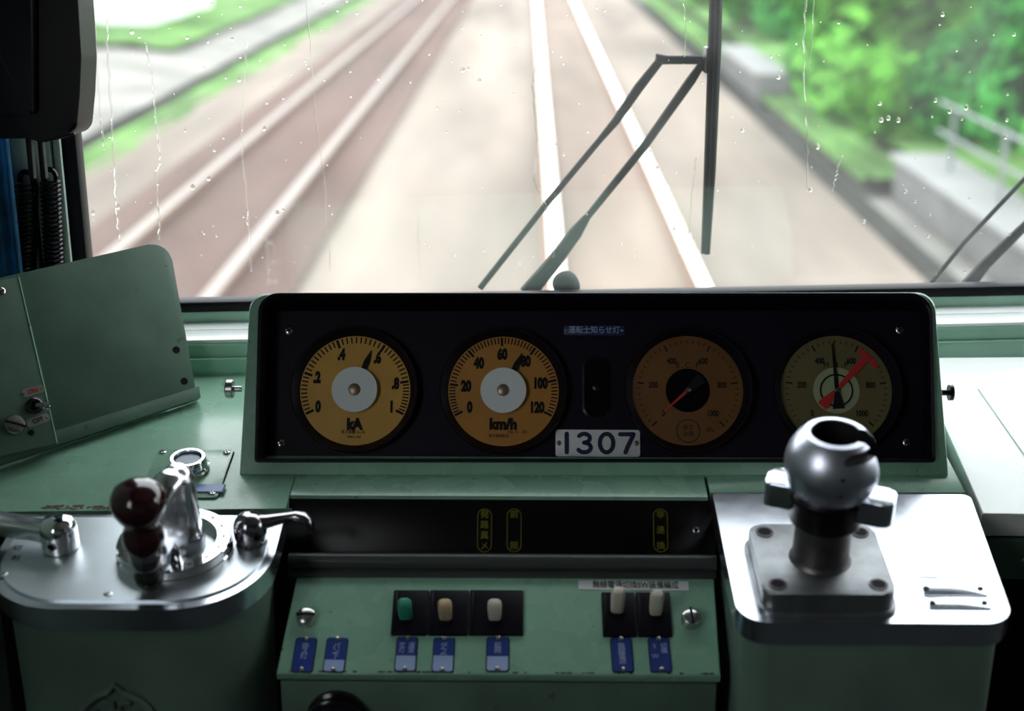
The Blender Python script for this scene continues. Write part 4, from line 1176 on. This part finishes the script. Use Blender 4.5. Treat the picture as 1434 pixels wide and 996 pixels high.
p = wpt(795, 404, -.03)
b = MB(); b.lathe([(.016, -.03), (.016, -.012), (.0145, -.004), (.011, .003), (.006, .007), (0, .008)], 30, T(p.x, p.y, -.025)); b.build('pivot_cap', mat('cap_rubber', (.004, .004, .005), .7, spec=.08), wp)

w2 = thing('windscreen_wiper', 'pale grey pair of wiper arms at the right edge of the windscreen', 'wiper', WF.M)
WM2 = mat('wiper_grey', (.06, .07, .072), .35)
bar('main_arm', [(1352, 404, WZ), (1380, 370, WZ), (1440, 312, WZ), (1560, 180, WZ)], [12 * K, 9 * K, 7 * K, 5 * K], WM2, w2)
bar('parallel_arm', [(1298, 404, WZ), (1350, 340, WZ), (1440, 245, WZ), (1540, 130, WZ)], [3.6 * K] * 4, WM2, w2)
bar('blade_holder', [(1560, 80, WZ), (1552, 230, WZ), (1548, 330, WZ)], [5 * K] * 3, WM, w2)

# ------------------------------------------------------------------ outside: ground, tracks, verges
RAILZ = EYE.z - 2.65
GZ = RAILZ - 0.16
def strip(name, x0, x1, z, m, y0=3.0, y1=160.0, z2=None, bumps=0.0, nx=10, ny=60):
    b = MB(); z2 = z if z2 is None else z2
    G = []
    for j in range(ny + 1):
        y = y0 + (y1 - y0) * (j / ny) ** 1.8
        G.append([b.bm.verts.new((x0 + (x1 - x0) * i / nx, y, z + (z2 - z) * i / nx + (bumps * noise.noise((i * .9, y * .7, x0)) if 0 < i < nx else 0))) for i in range(nx + 1)])
    for j in range(ny):
        for i in range(nx): b.bm.faces.new((G[j][i], G[j][i + 1], G[j + 1][i + 1], G[j + 1][i]))
    return struct(b.build(name, m))
struct(strip('ground', -60, 60, GZ - .12, SOIL, -20, 300))
strip('ballast_bed', -5.2, 3.1, GZ, BALLAST, 2, 200, None, .03, 30, 120)
for xa, xb in ((-3.9, -1.75),): strip('ballast_bed', xa, xb, GZ + .05, BALLAST_R, 2, 200, None, .02, 12, 120)
strip('ballast_bed', .30, 1.22, GZ + .045, mat('track_ballast', (.215, .160, .128), .9, spec=.2, vary=.3, vscale=.9, stretch=(1, .14, 1)), 2, 200, None, .02, 10, 120)
OWN_L = (785 - 740) / 535 * 2.65; OWN_R = (1000 - 740) / 535 * 2.65
def rail(x, label, m=None, w=.11):
    t = thing('rail', label, 'rail', T(x, 0, RAILZ), 'rails of the railway')
    y0, y1 = 2.0, 200.0
    b = MB(); b.box((0, (y0 + y1) / 2, -.02), (w, y1 - y0, .04), bev=.008); b.build('rail_head', m or RAIL, t)
    b = MB(); b.box((0, (y0 + y1) / 2, -.085), (.03, y1 - y0, .10)); b.box((0, (y0 + y1) / 2, -.14), (.20, y1 - y0, .03)); b.build('rail_web', RAILRUST, t)
rail(OWN_L, 'bright rail running up the middle behind the wiper arms, left of our track')
rail(OWN_R, 'bright rail crossing behind the upright wiper blade, right of our track', None, .085)
rail(-2.27, 'pale rail of the neighbouring track, the one nearer our train', RAIL_N)
rail(-3.32, 'pale rail of the neighbouring track, the one beside the grass', RAIL_N)
strip('ditch', -5.6, -5.0, GZ - .02, SOIL_SHADE, 3, 160, GZ - .02)
o = strip('grass_verge', -5.25, -4.75, GZ + .03, GRASSM, 6, 160, GZ, .05)
strip('grass_bank', -11, -5.5, GZ + .5, SOIL, 3, 160, GZ + .05, .1)
o = strip('grass_bank', -10.5, -6.6, GZ + .52, GRASSM, 27, 44, GZ + .25, .1)
strip('grass_verge', 3.45, 4.1, GZ + .06, GRASSM, 14.7, 46, GZ + .12, .08)
strip('path', 3.0, 3.4, GZ - .02, SOIL_SHADE, 3, 160)  # dark strip standing in for the shadow along the wall foot
strip('grass_bank', 4.0, 12, GZ + .3, GRASSM, 3, 160, GZ + 1.0, .15)

# concrete walls on the right
def wallseg(y0, y1, x, h, w, label):
    t = thing('concrete_wall', label, 'wall', T(x, y0, GZ - .1), 'low concrete walls right of the track')
    b = MB(); b.box((0, (y1 - y0) / 2, h / 2), (w, y1 - y0, h), bev=.03); b.build('wall_body', CONCRETE, t)
    b = MB(); b.box((0, (y1 - y0) / 2, h + .03), (w + .12, y1 - y0, .06), bev=.015); b.build('coping', mat('coping', (.22, .22, .215), .8, vary=.1, vscale=1), t)
wallseg(8.0, 14.6, 4.0, .42, .50, 'low pale concrete wall nearest the train, under the railing')
wallseg(21.5, 26.0, 3.65, .45, .45, 'short pale concrete wall farther off between grass and track')
fn = thing('railing', 'thin grey metal railing standing on top of the near concrete wall', 'railing', T(4.0, 8.6, GZ + .38))
for y in (0.4, 1.9, 3.4, 4.9):
    b = MB(); b.tube([(0, y, 0), (0, y, .62)], .022, 8); b.build('post', mat('rail_grey', (.20, .21, .22), .6), fn)
for z in (.32, .60):
    b = MB(); b.tube([(0, 0, z), (0, 5.4, z)], .018, 8); b.build('crossbar', mat('rail_grey', (.20, .21, .22), .6), fn)

# houses on the left, far off
for (x, y, w_, d_, h_, lab) in ((-9.5, 34, 3.0, 6, 3.0, 'white house wall at the top edge beyond the left grass bank'),):
    t = thing('house', lab, 'building', T(x, y, GZ + .2))
    b = MB(); b.box((0, 0, h_ / 2), (w_, d_, h_)); b.build('wall', HOUSEW, t)
    b = MB(); b.prism([(-w_ / 2 - .3, 0), (w_ / 2 + .3, 0), (0, 1.4)], -d_ / 2 - .3, d_ / 2 + .3, 0, 1, T(0, 0, h_) @ RX(90)); b.build('roof', mat('roof', (.2, .2, .22), .7), t)
    for k in (-1, 1):
        b = MB(); b.box((k * w_ / 4, -d_ / 2 - .01, 1.5), (w_ / 5, .04, 1.0)); b.build('window', mat('house_glass', (.08, .1, .12), .1), t)

# trees and bushes on the right
def crown_mesh(seed, n_leaf, rx, rz, leaf):
    rnd = random.Random(seed)
    b = MB()
    lobes = [(rnd.uniform(-.55, .55) * rx, rnd.uniform(-.55, .55) * rx, rnd.uniform(-.45, .55) * rz, rnd.uniform(.38, .62) * rx) for _ in range(9)]
    for k in range(n_leaf):
        lx, ly, lz, lr = rnd.choice(lobes)
        d = Vector((rnd.gauss(0, 1), rnd.gauss(0, 1), rnd.gauss(0, 1))).normalized() * lr * rnd.uniform(.75, 1.05)
        c = Vector((lx, ly, lz + rz)) + d
        q = (d.normalized() + Vector((rnd.uniform(-.6, .6), rnd.uniform(-.6, .6), rnd.uniform(0, .8)))).normalized()
        a = q.orthogonal().normalized(); e = q.cross(a); ang = rnd.uniform(0, 6.28)
        a, e = a * math.cos(ang) + e * math.sin(ang), e * math.cos(ang) - a * math.sin(ang)
        s = leaf * rnd.uniform(.7, 1.3)
        vs = [b.bm.verts.new(c + a * s * u + e * s * v_ + q * s * h) for u, v_, h in ((-1, 0, 0), (0, -.5, .12), (1, 0, -.1), (0, .5, .12))]
        b.bm.faces.new(vs)
    return b, lobes
protos = []
for i in range(3):
    b, lobes = crown_mesh(20 + i, 3600, 1.35, 1.25, .14)
    t = thing('tree', '', 'tree')
    b.build('crown', LEAF[i], t, smooth=0, recalc=False)
    b = MB(); b.tube([(0, 0, 0), (.05, .02, .7), (.0, .1, 1.6)], [.11, .08, .04], 8)
    for lx, ly, lz, lr in lobes[:5]: b.tube([(.03, .03, .9), (lx * .6, ly * .6, 1.0 + lz * .5), (lx, ly, lz + 1.25)], [.05, .035, .015], 6)
    b.build('trunk', BARK, t)
    protos.append(t)
spots = [(4.0, 16.3, .42, 2, 'low yellow green bush on the verge just past the near concrete wall'),
         (3.95, 19.2, .45, 0, 'low bright green bush beside the near end of the short concrete wall'),
         (4.6, 30.5, .8, 0, 'small bush at the top edge just right of the wiper blade'),
         (4.5, 37.5, .8, 2, 'farthest bush at the top edge, just left of the upright wiper blade'),
         (5.85, 12.3, 1.0, 0, 'bush at the right edge of the photo behind the near concrete wall'),
         (5.3, 15.6, 1.0, 1, 'largest bush in view, filling the top right behind the near concrete wall'),
         (5.2, 19.0, 1.05, 2, 'tall yellow green bush rising above the low yellow green one'),
         (5.3, 23.0, 1.0, 0, 'bush at the top edge directly above the low bright green bush'),
         (5.4, 28.0, 1.1, 1, 'dark bush at the top edge above the short concrete wall')]
used = set()
for (x, y, s, k, lab) in spots:
    t = protos[k] if k not in used else copy_tree(protos[k])
    used.add(k)
    t.location = (x, y, GZ + .15); t.rotation_euler = (0, 0, random.uniform(0, 6.28)); t.scale = (s, s, s)
    t['label'] = lab; t['group'] = 'trees and bushes right of the track'
